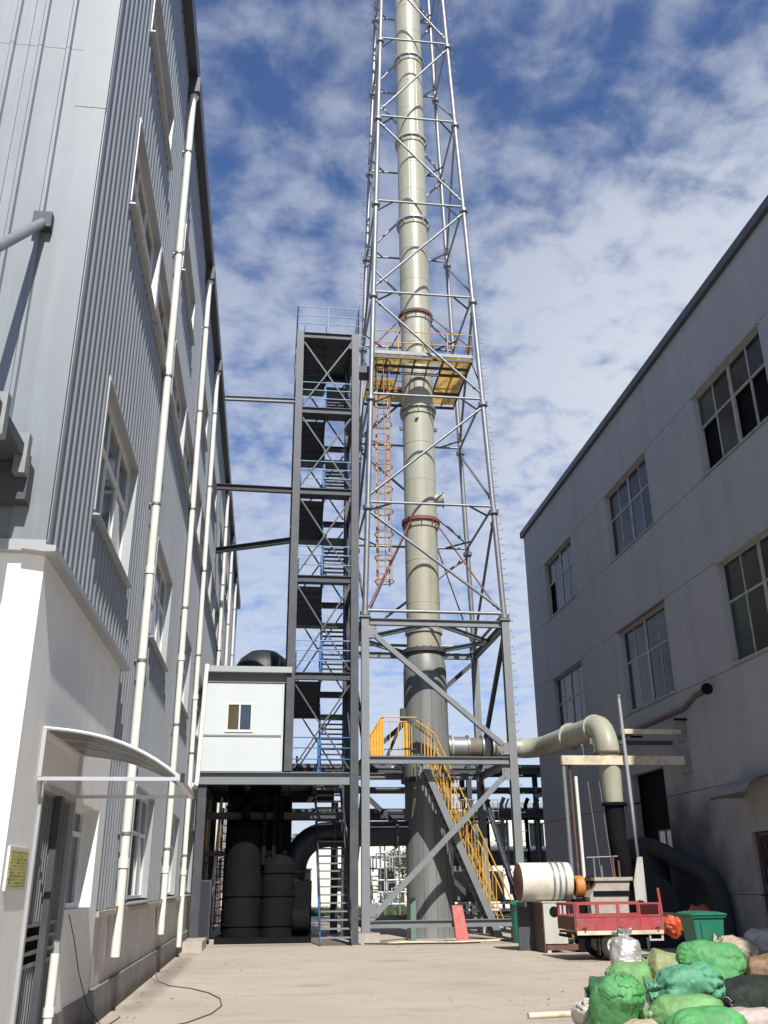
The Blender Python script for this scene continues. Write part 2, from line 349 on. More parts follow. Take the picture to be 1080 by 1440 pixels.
# ------------------------------------------------------------------ ground
def ground_mat():
    m = bpy.data.materials.new('dusty_concrete_ground'); m.use_nodes = True
    t = m.node_tree; n = t.nodes; l = t.links; p = n['Principled BSDF']; p.inputs['Roughness'].default_value = .9
    g = n.new('ShaderNodeNewGeometry')
    def nz(s, d=6, r=.6, stretch=None, off=(0,0,0)):
        mp = n.new('ShaderNodeMapping'); mp.inputs['Location'].default_value = off
        if stretch: mp.inputs['Scale'].default_value = stretch
        l.new(g.outputs['Position'], mp.inputs[0])
        x = n.new('ShaderNodeTexNoise'); x.inputs['Scale'].default_value = s; x.inputs['Detail'].default_value = d; x.inputs['Roughness'].default_value = r
        l.new(mp.outputs[0], x.inputs['Vector']); return x.outputs['Fac']
    def ramp(f, a, b, c=0, d_=1):
        x = n.new('ShaderNodeMapRange'); l.new(f, x.inputs[0]); x.inputs[1].default_value = a; x.inputs[2].default_value = b
        x.inputs[3].default_value = c; x.inputs[4].default_value = d_; return x.outputs[0]
    def mix(f, a, b):
        x = n.new('ShaderNodeMix'); x.data_type = 'RGBA'; l.new(f, x.inputs['Factor'])
        for s_, k in ((a, 'A'), (b, 'B')):
            if isinstance(s_, tuple): x.inputs[k].default_value = (*s_, 1)
            else: l.new(s_, x.inputs[k])
        return x.outputs['Result']
    c = mix(ramp(nz(.35), .3, .7), (.395, .34, .275), (.465, .41, .345))
    c = mix(ramp(nz(1.6, 7, .7, (.35, 1, 1), (4, 2, 0)), .52, .78, 0, .55), c, (.19, .155, .125))
    c = mix(ramp(nz(7, 6, .7, None, (9, 1, 0)), .58, .75, 0, .45), c, (.42, .37, .31))
    c = mix(ramp(nz(28, 3, .6), .6, .8, 0, .4), c, (.17, .14, .11))
    vo = n.new('ShaderNodeTexVoronoi'); vo.feature = 'DISTANCE_TO_EDGE'; vo.inputs['Scale'].default_value = .23
    wb_ = n.new('ShaderNodeVectorMath'); wb_.operation = 'ADD'; nzv = n.new('ShaderNodeTexNoise'); nzv.inputs['Scale'].default_value = .9; nzv.inputs['Detail'].default_value = 6
    l.new(g.outputs['Position'], nzv.inputs['Vector']); l.new(g.outputs['Position'], wb_.inputs[0]); l.new(nzv.outputs['Color'], wb_.inputs[1]); l.new(wb_.outputs[0], vo.inputs['Vector'])
    ck = ramp(vo.outputs['Distance'], 0, .004, .3, 0); x_ = n.new('ShaderNodeMath'); x_.operation = 'MULTIPLY'; l.new(ck, x_.inputs[0]); l.new(ramp(nz(.5, 2, .5, None, (5, 5, 0)), .42, .58), x_.inputs[1])
    c = mix(x_.outputs[0], c, (.10, .085, .07))
    c = mix(ramp(nz(.8, 5, .75, None, (21, 7, 0)), .62, .76, 0, .5), c, (.13, .115, .10))
    l.new(c, p.inputs['Base Color'])
    b = n.new('ShaderNodeBump'); b.inputs['Strength'].default_value = .35; b.inputs['Distance'].default_value = .02
    l.new(nz(22, 6, .7), b.inputs['Height']); l.new(b.outputs[0], p.inputs['Normal'])
    return m
g = MB(); g.face([(-400,-200,0),(400,-200,0),(400,900,0),(-400,900,0)])
GM = ground_mat()
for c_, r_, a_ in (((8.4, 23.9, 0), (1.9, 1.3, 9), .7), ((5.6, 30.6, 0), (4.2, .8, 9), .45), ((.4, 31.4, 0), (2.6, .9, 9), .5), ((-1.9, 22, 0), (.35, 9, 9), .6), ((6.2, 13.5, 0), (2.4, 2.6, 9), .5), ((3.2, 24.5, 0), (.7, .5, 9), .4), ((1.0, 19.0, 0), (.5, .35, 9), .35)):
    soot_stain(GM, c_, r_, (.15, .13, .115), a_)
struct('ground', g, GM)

# ------------------------------------------------------------------ left factory building
XL = -2.25
lb = thing('factory_building', 'tall grey factory with ribbed metal cladding above a white rendered base, left of the yard', 'building', (-2.25, 8.7, 0))
part('core', MB().box(-26, -2.62, 8.95, 56.6, 0, 18.2), DTRIM, lb)
def ribbed(y0, w, z0, z1, pitch=.25, h=.035):
    b = MB(); n = int(round(w/pitch)); pts = []
    for k in range(n):
        o = k*pitch; pts += [(o, 0), (o+pitch*.5, 0), (o+pitch*.62, h), (o+pitch*.88, h)]
    pts.append((n*pitch, 0))
    for (a, ha), (c, hc) in zip(pts[:-1], pts[1:]):
        b.face([(ha, a, 0), (hc, c, 0), (hc, c, z1-z0), (ha, a, z1-z0)])
    return b
_rc = {}
def ribpanel(y, z0, z1, w=1.0):
    k = (round(w, 2), round(z1-z0, 3))
    if k not in _rc: _rc[k] = ribbed(0, w-.006, 0, z1-z0, (w-.006)/(4*w)).mesh('cladding_panel', CLADG)
    inst('cladding_panel', _rc[k], lb, (XL, y+.003, z0))
ROWS = [(1.5, 3.35), (6.0, 7.9), (10.75, 12.3), (14.1, 15.3)]
def has_win(k, row):
    if row == 2: return 2 <= k < 32
    if k < 5 and row == 0: return False
    return k >= 2 and (k-2) % 6 < 3 and k < 35
for k in range(48):
    y = 8.7+k; base = 4.80 if k < 5 else 1.44
    cur = base
    for r, (a, b_) in enumerate(ROWS):
        if b_ < base: continue
        if has_win(k, r):
            if a-cur > .05: ribpanel(y, cur, a)
            cur = b_
    ribpanel(y, cur, 17.95)
_pane = {}
def lwindow(y0, y1, z0, z1, x=XL, depth=.13, n=2, base_split=.62, trim=True):
    f = MB(); t = .055; xg = x-depth
    f.box(xg, xg+.06, y0, y0+t, z0, z1); f.box(xg, xg+.06, y1-t, y1, z0, z1)
    f.box(xg, xg+.06, y0+t, y1-t, z0, z0+t); f.box(xg, xg+.06, y0+t, y1-t, z1-t, z1)
    zs = z0+(z1-z0)*base_split
    f.box(xg+.003, xg+.055, y0+t, y1-t, zs-.03, zs+.03)
    for i in range(1, n+1):
        yy = y0+(y1-y0)*i/(n+1); f.box(xg+.005, xg+.05, yy-.025, yy+.025, z0+t, zs-.031); f.box(xg+.005, xg+.05, yy-.025, yy+.025, zs+.031, z1-t)
    w = part('window', f, FRAME, lb)
    ys = [y0+t]+[y0+(y1-y0)*i/(n+1) for i in range(1, n+1)]+[y1-t]
    for a, b_ in zip(ys[:-1], ys[1:]):
        for c, d_ in ((z0+t, zs-.03), (zs+.03, z1-t)):
            g_ = MB(); jx = random.uniform(-.004, .004)
            g_.box(xg+.012+jx, xg+.022+jx, a, b_, c, d_); part('pane', g_, GLASSG if c < zs-.5 and random.random() < .6 else GLASS, w)
    if trim:
        s = MB(); s.prism([(x-depth, y0-.08, z0-.03), (x+.11, y0-.08, z0-.06), (x+.11, y0-.08, z0-.08), (x-depth, y0-.08, z0-.08)], (0, y1-y0+.16, 0)); part('sill', s, TRIM, w)
        tr = MB()
        tr.box(x-depth, x+.045, y0-.05, y0, z0, z1+.05); tr.box(x-depth, x+.045, y1, y1+.05, z0, z1+.05); tr.box(x-depth, x+.05, y0, y1, z1, z1+.05)
        part('flashing', tr, TRIM, w)
for k in range(2, 33):
    for r, (a, b_) in enumerate(ROWS):
        if not has_win(k, r): continue
        if (k-2) % 3 == 0 and (r == 2 or (k-2) % 6 == 0):
            lwindow(8.7+k+.07, 8.7+k+3-.07, a+.03, b_-.03)
# white rendered base with door and window
op = [(9.7, 11.4, 0, 2.67), (11.55, 13.25, 1.5, 2.68)]
w = wall_cells(MB(), 'x', -2.2, 8.7, 13.75, .46, 4.74, op, .32, 1)
w.face([(-2.2, 13.75, 0), (-2.4, 13.75, 0), (-2.4, 13.75, 4.74), (-2.2, 13.75, 4.74)])
part('rendered_wall', w, WHITEW, lb)
w = wall_cells(MB(), 'x', -2.18, 8.7, 13.77, 0, .46, [(9.7, 11.4, 0, .6)], .3, 1)
w.face([(-2.18, 11.4, .46), (-2.18, 13.77, .46), (-2.3, 13.77, .46), (-2.3, 11.4, .46)]); w.face([(-2.18, 13.77, 0), (-2.3, 13.77, 0), (-2.3, 13.77, .46), (-2.18, 13.77, .46)])
part('plinth', w, PLINTH, lb)
lwindow(11.55, 13.25, 1.5, 2.68, x=-2.2, depth=.26, n=1, base_split=.74, trim=False)
# drip flashing at the foot of the cladding
tr = MB(); tr.prism([(-2.40, 8.55, 4.80), (-2.08, 8.55, 4.78), (-2.08, 8.55, 4.72), (-2.19, 8.55, 4.715), (-2.40, 8.55, 4.742)], (0, 5.35, 0)); part('drip_flashing', tr, TRIM, lb)
# low beige wall, ledge and plinth beyond the white base
w = MB(); w.face([(-2.25, 13.75, .46), (-2.25, 56.6, .46), (-2.25, 56.6, 1.36), (-2.25, 13.75, 1.36)]); part('low_wall', w, BEIGEW, lb)
part('ledge', MB().box(-2.42, -2.16, 13.78, 56.6, 1.36, 1.43), CONC, lb)
part('plinth', MB().box(-2.42, -2.19, 13.78, 56.6, 0, .46), PLINTH, lb)
# eaves
part('eaves_gutter', MB().box(-2.46, -2.03, 8.5, 56.8, 17.96, 18.42), DTRIM, lb)
# front gable: wide silver panels
def front_panel(x1, z0, z1):
    b = MB(); P_ = [(0,0),(.10,0),(.118,.03),(.155,.03),(.173,0),(.43,0),(.448,.03),(.485,.03),(.503,0),(.655,0)]
    for (a, ha), (c, hc) in zip(P_[:-1], P_[1:]): b.face([(x1-.655+a, 8.68-ha, z0), (x1-.655+c, 8.68-hc, z0), (x1-.655+c, 8.68-hc, z1), (x1-.655+a, 8.68-ha, z1)])
    return b
for k in range(12):
    zj = 11.3 if k % 2 == 0 else 11.3
    x1 = -2.56-.66*k
    part('cladding_panel', front_panel(x1, 4.86, zj), CLADS, lb)
    part('cladding_panel', front_panel(x1, zj+.006, 19.5), CLADS, lb)
part('corner_flashing', MB().box(-2.56, -2.205, 8.64, 8.70, 4.86, 10.43).box(-2.562, -2.202, 8.635, 8.70, 10.36, 19.5), CLADS, lb)
part('corner_flashing', MB().box(-2.24, -2.200, 8.702, 8.80, 4.86, 19.5), TRIM, lb)
part('front_wall', MB().box(-10.5, -2.203, 8.70, 8.94, 0, 4.80), WHITEW, lb)
part('front_ledge', MB().box(-10.5, -2.19, 8.60, 8.69, 4.74, 4.85), TRIM, lb)
# grille door
dr = MB(); dr.box(-2.36, -2.33, 9.7, 11.4, 0, 2.67); door = part('door', dr, SOOT_SHADE, lb)  # near-black backing: the shade behind the bars is put into its colour
part('dark_upright', MB().box(-2.219, -2.15, 10.5, 10.66, 0, 2.64), DARKST, door)  # dark upright behind the short white pipe
for i in range(15):
    yy = 9.76+i*.112
    part('grille_bar', MB().box(-2.25, -2.225, yy, yy+.028, .02, 1.02).box(-2.25, -2.225, yy, yy+.028, 1.42, 2.62), STEEL, door)
for zz in (.02, 1.02, 1.13, 1.26, 1.38, 2.62):
    part('grille_rail', MB().box(-2.255, -2.22, 9.72, 11.38, zz, zz+.035), STEEL, door)
part('frame', MB().box(-2.34, -2.17, 9.68, 9.74, 0, 2.7).box(-2.34, -2.17, 11.36, 11.42, 0, 2.7).box(-2.34, -2.17, 9.74, 11.36, 2.64, 2.70), TRIM, door)

# steel entrance canopy on the front gable
ec = thing('entrance_canopy', 'dark steel entrance canopy hung on tie rods from the silver front gable, far left', 'canopy', (-5, 8.6, 5.5))
part('deck', MB().box(-9, -2.44, 5.85, 8.60, 5.60, 5.72), DARKST, ec)
part('edge_beam', MB().box(-9, -2.42, 5.72, 5.85, 5.45, 5.78), STEEL, ec)
part('wall_beam', MB().box(-9, -2.40, 8.44, 8.62, 5.20, 5.59), DARKST, ec)
for xx in (-3.4, -4.6, -5.8): part('joist', MB().box(xx, xx+.1, 5.86, 8.43, 5.38, 5.598), DARKST, ec)
for yy in (8.36, 7.55): part('bracket', MB().box(-2.52, -2.405, yy-.06, yy+.06, 5.42, 5.84), GALV, ec)
part('tie_rod', MB().tube((-2.70, 8.63, 8.62), (-2.89, 5.95, 5.62), .055, 12), GALV, ec)
part('anchor_plate', MB().box(-2.80, -2.60, 8.56, 8.66, 8.52, 8.72), DARKST, ec)
part('tie_rod', MB().tube((-5.70, 8.63, 8.62), (-5.89, 5.95, 5.62), .055, 12), GALV, ec)

# arched awning over the door
aw = thing('door_awning', 'arched brown plastic awning on an aluminium frame above the grille door', 'awning', (-2.2, 10.5, 2.72))
arc = [(-2.195+1.34*q, 3.19-.10*q-.36*q**2.6) for q in [i/12 for i in range(13)]]
sh = MB()
for (a, b_), (c, d_) in zip(arc[:-1], arc[1:]):
    sh.face([(a, 9.5, b_), (c, 9.5, d_), (c, 11.5, d_), (a, 11.5, b_)], True)
part('sheet', sh, SHEETM, aw)
for yy in (9.5, 10.17, 10.83, 11.5): part('rib', MB().poly([(a, yy, b_+.012) for a, b_ in arc], .022, 6), ALU, aw)
for yy in (9.5, 11.5): part('arm', MB().box(-2.195, -.86, yy-.018, yy+.018, 2.70, 2.736), ALU, aw); part('wall_post', MB().box(-2.198, -2.16, yy-.02, yy+.02, 2.74, 3.2), ALU, aw)
part('front_bar', MB().box(-.89, -.84, 9.48, 11.52, 2.70, 2.76), ALU, aw)
part('back_bar', MB().box(-2.198, -2.15, 9.52, 11.48, 3.17, 3.215), ALU, aw)
for yy in (9.5, 11.5): part('end_cap', MB().box(-.835, -.80, yy-.035, yy+.035, 2.69, 2.77), BLACK, aw)
solo('awning_post', MB().tube((-2.06, 10.62, 0), (-2.06, 10.62, 1.12), .045, 12).tube((-2.06, 10.62, .55), (-2.06, 10.62, .63), .055, 12), PVC,
     'short white plastic pipe standing in front of the grille door', 'pipe', (-2.06, 10.62, 0))

# notice sign
def sign_mat():
    m = mat('green_yellow_notice_print', (.55, .50, .14), .5, 0, .1, 4)
    t = m.node_tree; n = t.nodes; l = t.links; p = n['Principled BSDF']
    tcn = n.new('ShaderNodeTexCoord'); mp = n.new('ShaderNodeMapping'); mp.inputs['Rotation'].default_value = (0, R(90), R(90)); l.new(tcn.outputs['Object'], mp.inputs[0])
    sp = n.new('ShaderNodeSeparateXYZ'); l.new(tcn.outputs['Object'], sp.inputs[0]); cb = n.new('ShaderNodeCombineXYZ'); l.new(sp.outputs[1], cb.inputs[0]); l.new(sp.outputs[2], cb.inputs[1])
    b = n.new('ShaderNodeTexBrick'); b.inputs['Scale'].default_value = 9; b.inputs['Mortar Size'].default_value = .03; b.inputs['Bias'].default_value = .1
    b.inputs['Color1'].default_value = (.05, .14, .05, 1); b.inputs['Color2'].default_value = (.45, .45, .12, 1); b.inputs['Mortar'].default_value = (.62, .58, .20, 1)
    l.new(cb.outputs[0], b.inputs['Vector']); l.new(b.outputs['Color'], p.inputs['Base Color']); return m
sg = thing('notice_sign', 'small yellow and green notice sign on the white wall left of the grille door', 'sign', (-2.17, 9.12, 1.74))
part('board', MB().box(-2.2, -2.18, 8.78, 9.48, 1.72, 2.08), FRAME, sg)
part('print', MB().box(-2.179, -2.176, 8.82, 9.44, 1.75, 2.05), sign_mat(), sg)

# downpipes
dpl = ['white downpipe nearest the awning, running from eaves to plinth', 'second white downpipe from the awning, in front of the lower windows', 'white downpipe beside the white cabin, third from the awning',
       'far white downpipe, first one seen above the cabin roof', 'far white downpipe, middle one of those seen above the cabin roof', 'farthest white downpipe, shortest one showing above the cabin roof']
for i, y in enumerate((15.3, 21.9, 26.9, 37.2, 43.5, 50.0)):
    t_ = thing('downpipe', dpl[i], 'downpipe', (-2.1, y, 0), 'white downpipes on the grey factory wall')
    part('pipe', MB().tube((-2.11, y, .78 if i < 2 else .25), (-2.11, y, 17.45), .068, 14), PVC, t_)
    part('hopper', MB().box(-2.24, -1.97, y-.16, y+.16, 17.55, 17.955), DARKST, t_)
    part('outlet', MB().tube((-2.11, y, 17.45), (-2.09, y, 17.55), .075, 12, .10), PVC, t_)
    for z in (2.5, 5.2, 8.0, 10.6, 13.4, 16.0):
        part('bracket', MB().tube((-2.11, y, z-.02), (-2.11, y, z+.02), .088, 12).box(-2.25, -2.15, y-.02, y+.02, z-.015, z+.015), GALV, t_)
    for z in (2.0, 6.7): part('coupling', MB().tube((-2.11, y, z), (-2.11, y, z+.14), .086, 12), PVC, t_)
cd = thing('cabin_drainpipe', 'short white drainpipe elbowing from the cabin roof into the neighbouring downpipe', 'drainpipe', (-2.0, 28.4, 4))
part('pipe', MB().poly([(-2.02, 29.6, 8.25), (-2.02, 29.4, 8.0), (-2.02, 28.6, 5.2), (-2.02, 28.4, 4.6), (-2.03, 28.1, 4.4), (-2.08, 27.1, 4.36)], .07, 12), PVC, cd)
part('coupling', MB().tube((-2.02, 29.62, 8.18), (-2.02, 29.62, 8.34), .09, 12), PVC, cd)

# loose wires
solo('wall_wire', MB().poly([(-2.13, 11.5, 1.46), (-2.12, 11.9, 1.2), (-2.13, 12.5, .8), (-2.1, 13.2, .35), (-2.0, 14.0, .02), (-1.95, 15.2, .012)], .006, 6), BLACK,
     'thin black wire hanging from the window sill down the white wall', 'wire', (-2.13, 11.5, 1.46))
pts = [(-2.2, 21.5, 1.3), (-2.16, 21.3, .7), (-2.12, 20.9, .3), (-1.95, 20.3, .03), (-1.65, 19.5, .012), (-1.2, 18.9, .012), (-.85, 18.1, .012), (-.62, 17.2, .012), (-.55, 16.2, .012), (-.66, 15.3, .012), (-.95, 14.4, .012), (-1.5, 13.6, .012)]
solo('ground_wire', MB().poly(pts, .008, 6), BROWN, 'thin dark wire looping across the concrete yard floor', 'wire', (-.6, 16.5, 0))
solo('conduit', MB().poly([(-2.13, 14.0, 1.46), (-2.13, 18, 1.465), (-2.13, 22, 1.46), (-2.13, 27.6, 1.465)], .018, 6), GALV, 'thin grey conduit lying along the ledge of the factory wall', 'conduit', (-2.13, 14, 1.46))
solo('concrete_step', MB().box(-2.17, -1.62, 28.9, 31.2, 0, .26).box(-1.9, -1.6, 28.6, 28.88, 0, .12), CONC, 'rough concrete step against the wall under the third downpipe', 'step', (-1.9, 30, 0))

# ------------------------------------------------------------------ right factory building
XR = 12.5
rb = thing('workshop_building', 'weathered grey rendered workshop with large steel framed windows, on the right', 'building', (12.5, 20, 0))
BAYS = [(-4.3, -.4), (3.5, 7.4), (11.4, 15.3), (19.25, 23.25), (27.05, 31.0), (35.3, 39.15)]
WR = [(7.2, 10.05), (12.8, 15.4)]
ropen = [(a, b_, c, d_) for a, b_ in BAYS for c, d_ in WR] + [(28.62, 31.3, 2.66, 5.1), (22.2, 23.65, 0, 2.88)]
for z0, z1 in ((0, 1.38), (1.392, 4.16), (4.178, 7.09), (7.105, 10.14), (10.155, 12.72), (12.735, 15.44), (15.455, 17.95)):
    part('wall', wall_cells(MB(), 'x', XR, -14, 42.2, z0, z1, ropen, .22, -1), RWALL, rb)
part('core', MB().box(12.80, 40, -14, 42.1, 0, 17.9), SOOT_SHADE, rb)
part('joint_backing', MB().box(12.512, 12.55, -14, 42.18, 4.15, 4.19).box(12.512, 12.55, -14, 42.18, 7.08, 7.115).box(12.512, 12.55, -14, 42.18, 10.13, 10.165).box(12.512, 12.55, -14, 42.18, 12.71, 12.745).box(12.512, 12.55, -14, 42.18, 15.43, 15.465).box(12.512, 12.55, -14, 42.18, 1.37, 1.40), SOOT_SHADE, rb)
part('end_wall', MB().box(12.502, 40, 42.1, 42.2, 0, 17.95).box(12.502, 40, -14.1, -14, 0, 17.95), RWALL, rb)
part('coping', MB().box(12.36, 12.75, -14.1, 42.35, 17.95, 18.22), DTRIM, rb)
part('coping', MB().box(12.36, 40, 42.2, 42.35, 17.90, 18.21), DTRIM, rb)
rg = random.Random(5)
for a, b_ in BAYS:
    for c, d_ in WR:
        t = .06; xg = XR+.14
        f = MB(); f.box(xg, xg+.07, a, a+t, c, d_).box(xg, xg+.07, b_-t, b_, c, d_).box(xg, xg+.07, a+t, b_-t, c, c+t).box(xg, xg+.07, a+t, b_-t, d_-t, d_)
        zs = c+(d_-c)*.60; mid_ = (a+b_)/2
        f.box(xg-.01, xg+.06, mid_-.07, mid_+.07, c+t, d_-t)
        f.box(xg+.004, xg+.055, a+t, mid_-.07, zs-.035, zs+.035).box(xg+.004, xg+.055, mid_+.07, b_-t, zs-.035, zs+.035)
        for q in (.25, .75):
            yy = a+(b_-a)*q; f.box(xg+.008, xg+.05, yy-.035, yy+.035, c+t, zs-.036).box(xg+.008, xg+.05, yy-.035, yy+.035, zs+.036, d_-t)
        wdw = part('window', f, OLDFRAME, rb)
        ys = [a+t, a+(b_-a)*.25, mid_, a+(b_-a)*.75, b_-t]
        for y0, y1 in zip(ys[:-1], ys[1:]):
            for e, g_ in ((c+t, zs-.03), (zs+.03, d_-t)):
                q = rg.random()
                if e < zs-.5 and q < .22: continue          # sash slid open
                ox = rg.uniform(-.006, .006)
                gm = MB(); gm.box(xg+.02+ox, xg+.03+ox, y0, y1, e, g_); part('pane', gm, RGLASSG if q > .78 else RGLASS, wdw)
        part('lintel', MB().box(XR-.05, XR+.1, a-.1, b_+.1, d_+.005, d_+.075), RUSTED if rg.random() < .4 else OLDFRAME, wdw)
        part('sill', MB().box(XR-.04, XR+.13, a-.05, b_+.05, c-.05, c-.004), OLDFRAME, wdw)
# dark plant-room opening: window frame at its lower right
f = MB().box(12.62, 12.68, 28.7, 28.76, 2.68, 3.25).box(12.62, 12.68, 29.28, 29.36, 2.68, 3.25).box(12.62, 12.68, 28.76, 29.9, 3.2, 3.25).box(12.62, 12.68, 29.85, 29.9, 2.68, 3.2)
wo = part('window', f, DARKST, rb)
PALEG = mat('pale_sky_painted_glass', (.42, .46, .54), .15, 0, .1, 3)  # pale base colour stands for bright sky seen through these panes
part('pane', MB().box(12.64, 12.65, 28.76, 29.28, 2.68, 3.2), PALEG, wo); part('pane', MB().box(12.64, 12.65, 29.36, 29.85, 2.68, 3.2), PALEG, wo)
# barred gate
gt = part('gate', MB().box(12.60, 12.66, 22.2, 22.28, 0, 2.86).box(12.60, 12.66, 23.57, 23.65, 0, 2.86).box(12.60, 12.66, 22.28, 23.57, 2.78, 2.86).box(12.60, 12.66, 22.28, 23.57, 1.40, 1.62).box(12.60, 12.66, 22.28, 23.57, .02, .12), BROWN, rb)
for i in range(9):
    yy = 22.40+i*.135; part('gate_bar', MB().box(12.61, 12.64, yy, yy+.03, .12, 2.78), BROWN, gt)
# soot blister: wall plates and brackets
cn = thing('gate_canopy', 'small dark arched canopy above the barred gate on the right wall', 'canopy', (12.5, 22.9, 3.8))
pp = [(12.5-.9*math.sin(t), 3.72+.45*math.cos(t)) for t in [i*math.pi/2/8 for i in range(9)]]
b = MB()
for (a, c), (d_, e) in zip(pp[:-1], pp[1:]): b.face([(a, 21.9, c), (d_, 21.9, e), (d_, 23.75, e), (a, 23.75, c)], True)
b.face([(12.499, 23.75, 3.72)]+[(a, 23.75, c) for a, c in pp]); part('shell', b, PLINTH, cn); part('front_bar', MB().box(11.57, 11.63, 21.88, 23.78, 3.68, 3.74), DARKST, cn)

# ------------------------------------------------------------------ steel base platform between the left factory and the stair tower
bp = thing('steel_platform', 'dark steel platform on columns carrying the white cabin, between grey factory and stair tower', 'platform', (.3, 31, 0))
part('edge_beam', MB().hbeam((-2.16, 31.0, 4.93), (2.72, 31.0, 4.93), .24, .38), STEEL, bp)
part('edge_beam', MB().hbeam((-2.1, 38.0, 4.93), (2.72, 38.0, 4.93), .24, .38), DARKST, bp)
for x in (-2.0, -.6, .62): part('cross_beam', MB().hbeam((x, 31.14, 4.93), (x, 37.86, 4.93), .2, .36), DARKST, bp)
part('cross_beam', MB().hbeam((1.72, 35.4, 4.93), (1.72, 37.86, 4.93), .2, .36), DARKST, bp)
part('deck', MB().box(-2.16, 1.70, 31.0, 38.0, 5.121, 5.16).box(1.7, 2.75, 35.5, 38, 5.121, 5.16), DARKST, bp)
for x, y in ((-2.0, 38.0), (.62, 38.0), (2.75, 38.0), (-2.02, 31.12)): part('column', MB().hbeam((x, y, 0), (x, y, 4.73), .26, .28, (0,1,0)), DARKST, bp)
part('tie_beam', MB().hbeam((-2.0, 33.2, 3.92), (2.7, 33.2, 3.92), .16, .22), DARKST, bp)
part('tie_beam', MB().hbeam((-2.0, 33.2, 2.72), (.8, 33.2, 2.72), .14, .16), DARKST, bp)
part('brace', MB().bar((-1.35, 34.6, 4.6), (-.55, 34.6, 2.9), .1, .1), DARKST, bp)
for x in (-1.92, -1.52): part('railing_post', MB().tube((x, 33.2, 2.8), (x, 33.2, 3.8), .025, 6), YELLOW, bp)

# white cabin on the platform
cb = thing('site_cabin', 'white panel cabin with one small sliding window, standing on the dark steel platform', 'cabin', (-.9, 31.1, 5.16))
X0, X1, Y0, Y1 = -2.14, .50, 31.06, 34.6
wx0, wx1, wz0, wz1 = -1.38, -.53, 6.46, 7.36
part('wall_panel', MB().box(X0, X1-.06, Y0, Y0+.07, 5.165, 6.268), CABIN, cb)
wp = MB(); wp.box(X0, wx0, Y0, Y0+.07, 6.332, 8.06).box(wx1, X1-.06, Y0, Y0+.07, 6.332, 8.06).box(wx0, wx1, Y0, Y0+.07, 6.332, wz0).box(wx0, wx1, Y0, Y0+.07, wz1, 8.06)
part('wall_panel', wp, CABIN, cb)
part('joint_strip', MB().box(X0, X1-.06, Y0-.02, Y0+.06, 6.27, 6.33), STEEL, cb)
part('side_wall', MB().box(X1-.057, X1, Y0-.012, Y1, 5.165, 8.06), CABIN, cb); part('side_wall', MB().box(X0, X0+.06, Y0+.08, Y1, 5.165, 8.06), CABIN, cb); part('back_wall', MB().box(X0+.07, X1-.07, Y1-.07, Y1-.01, 5.165, 8.06), CABIN, cb)
f = MB(); f.box(wx0+.002, wx1-.002, Y0-.012, Y0+.05, wz0+.002, wz0+.04).box(wx0+.002, wx1-.002, Y0-.012, Y0+.05, wz1-.04, wz1-.002)
for xx in (wx0+.002, (wx0+wx1)/2-.025, wx1-.052): f.box(xx, xx+.05, Y0-.01, Y0+.048, wz0+.041, wz1-.041)
cw = part('window', f, FRAME, cb)
part('pane', MB().box(wx0+.052, (wx0+wx1)/2-.026, Y0+.02, Y0+.03, wz0+.041, wz1-.041), mat('brown_reflecting_glass', (.09, .07, .035), .1, 0, .3, 2, spec=.6), cw, 'brown left pane of the sliding window')
part('pane', MB().box((wx0+wx1)/2+.026, wx1-.053, Y0+.012, Y0+.022, wz0+.041, wz1-.041), mat('blue_reflecting_glass', (.03, .055, .085), .08, 0, .3, 2, spec=.7), cw, 'blue right pane of the sliding window')
part('window_sill', MB().box(wx0-.04, wx1+.04, Y0-.035, Y0-.001, wz0-.045, wz0-.002), FRAME, cw)
part('roof_fascia', MB().box(X0, X1+.10, Y0-.04, Y1+.05, 8.063, 8.36), STEEL, cb)
part('roof_slab', MB().box(X0, X1+.24, Y0-.30, Y1+.25, 8.363, 8.56), TRIM, cb)

# ------------------------------------------------------------------ stair tower
st = thing('stair_tower', 'tall dark steel stair tower with cross braces and blue handrails beside the white cabin', 'stair tower', (1.78, 31, 0))
CX0, CX1, TY0, TY1 = .70, 2.87, 31.02, 34.3
LV = [5.14, 8.43, 11.90, 15.28, 18.65, 22.0]
for x in (CX0, CX1):
    z0 = 0 if x == CX1 else 5.165
    part('column', MB().hbeam((x, TY0, z0), (x, TY0, 22.0), .27, .27, (0,1,0)), STEELD, st)
    part('column', MB().hbeam((x, TY1, 0), (x, TY1, 22.0), .27, .27, (0,1,0)), DARKST, st)
part('base_plate', MB().box(2.66, 3.08, 30.82, 31.24, 0, .03), STEELD, st)
tread_r = MB().box(0, .84, 0, .17, 0, .035).mesh('tread', DARKST)
def railrun(pts, h, m, parent, post=1, mid=(.5,), r=.021, name='handrail'):
    b = MB(); b.poly([(x, y, z+h) for x, y, z in pts], r, 6)
    for q in mid: b.poly([(x, y, z+h*q) for x, y, z in pts], r*.8, 6)
    part(name, b, m, parent)
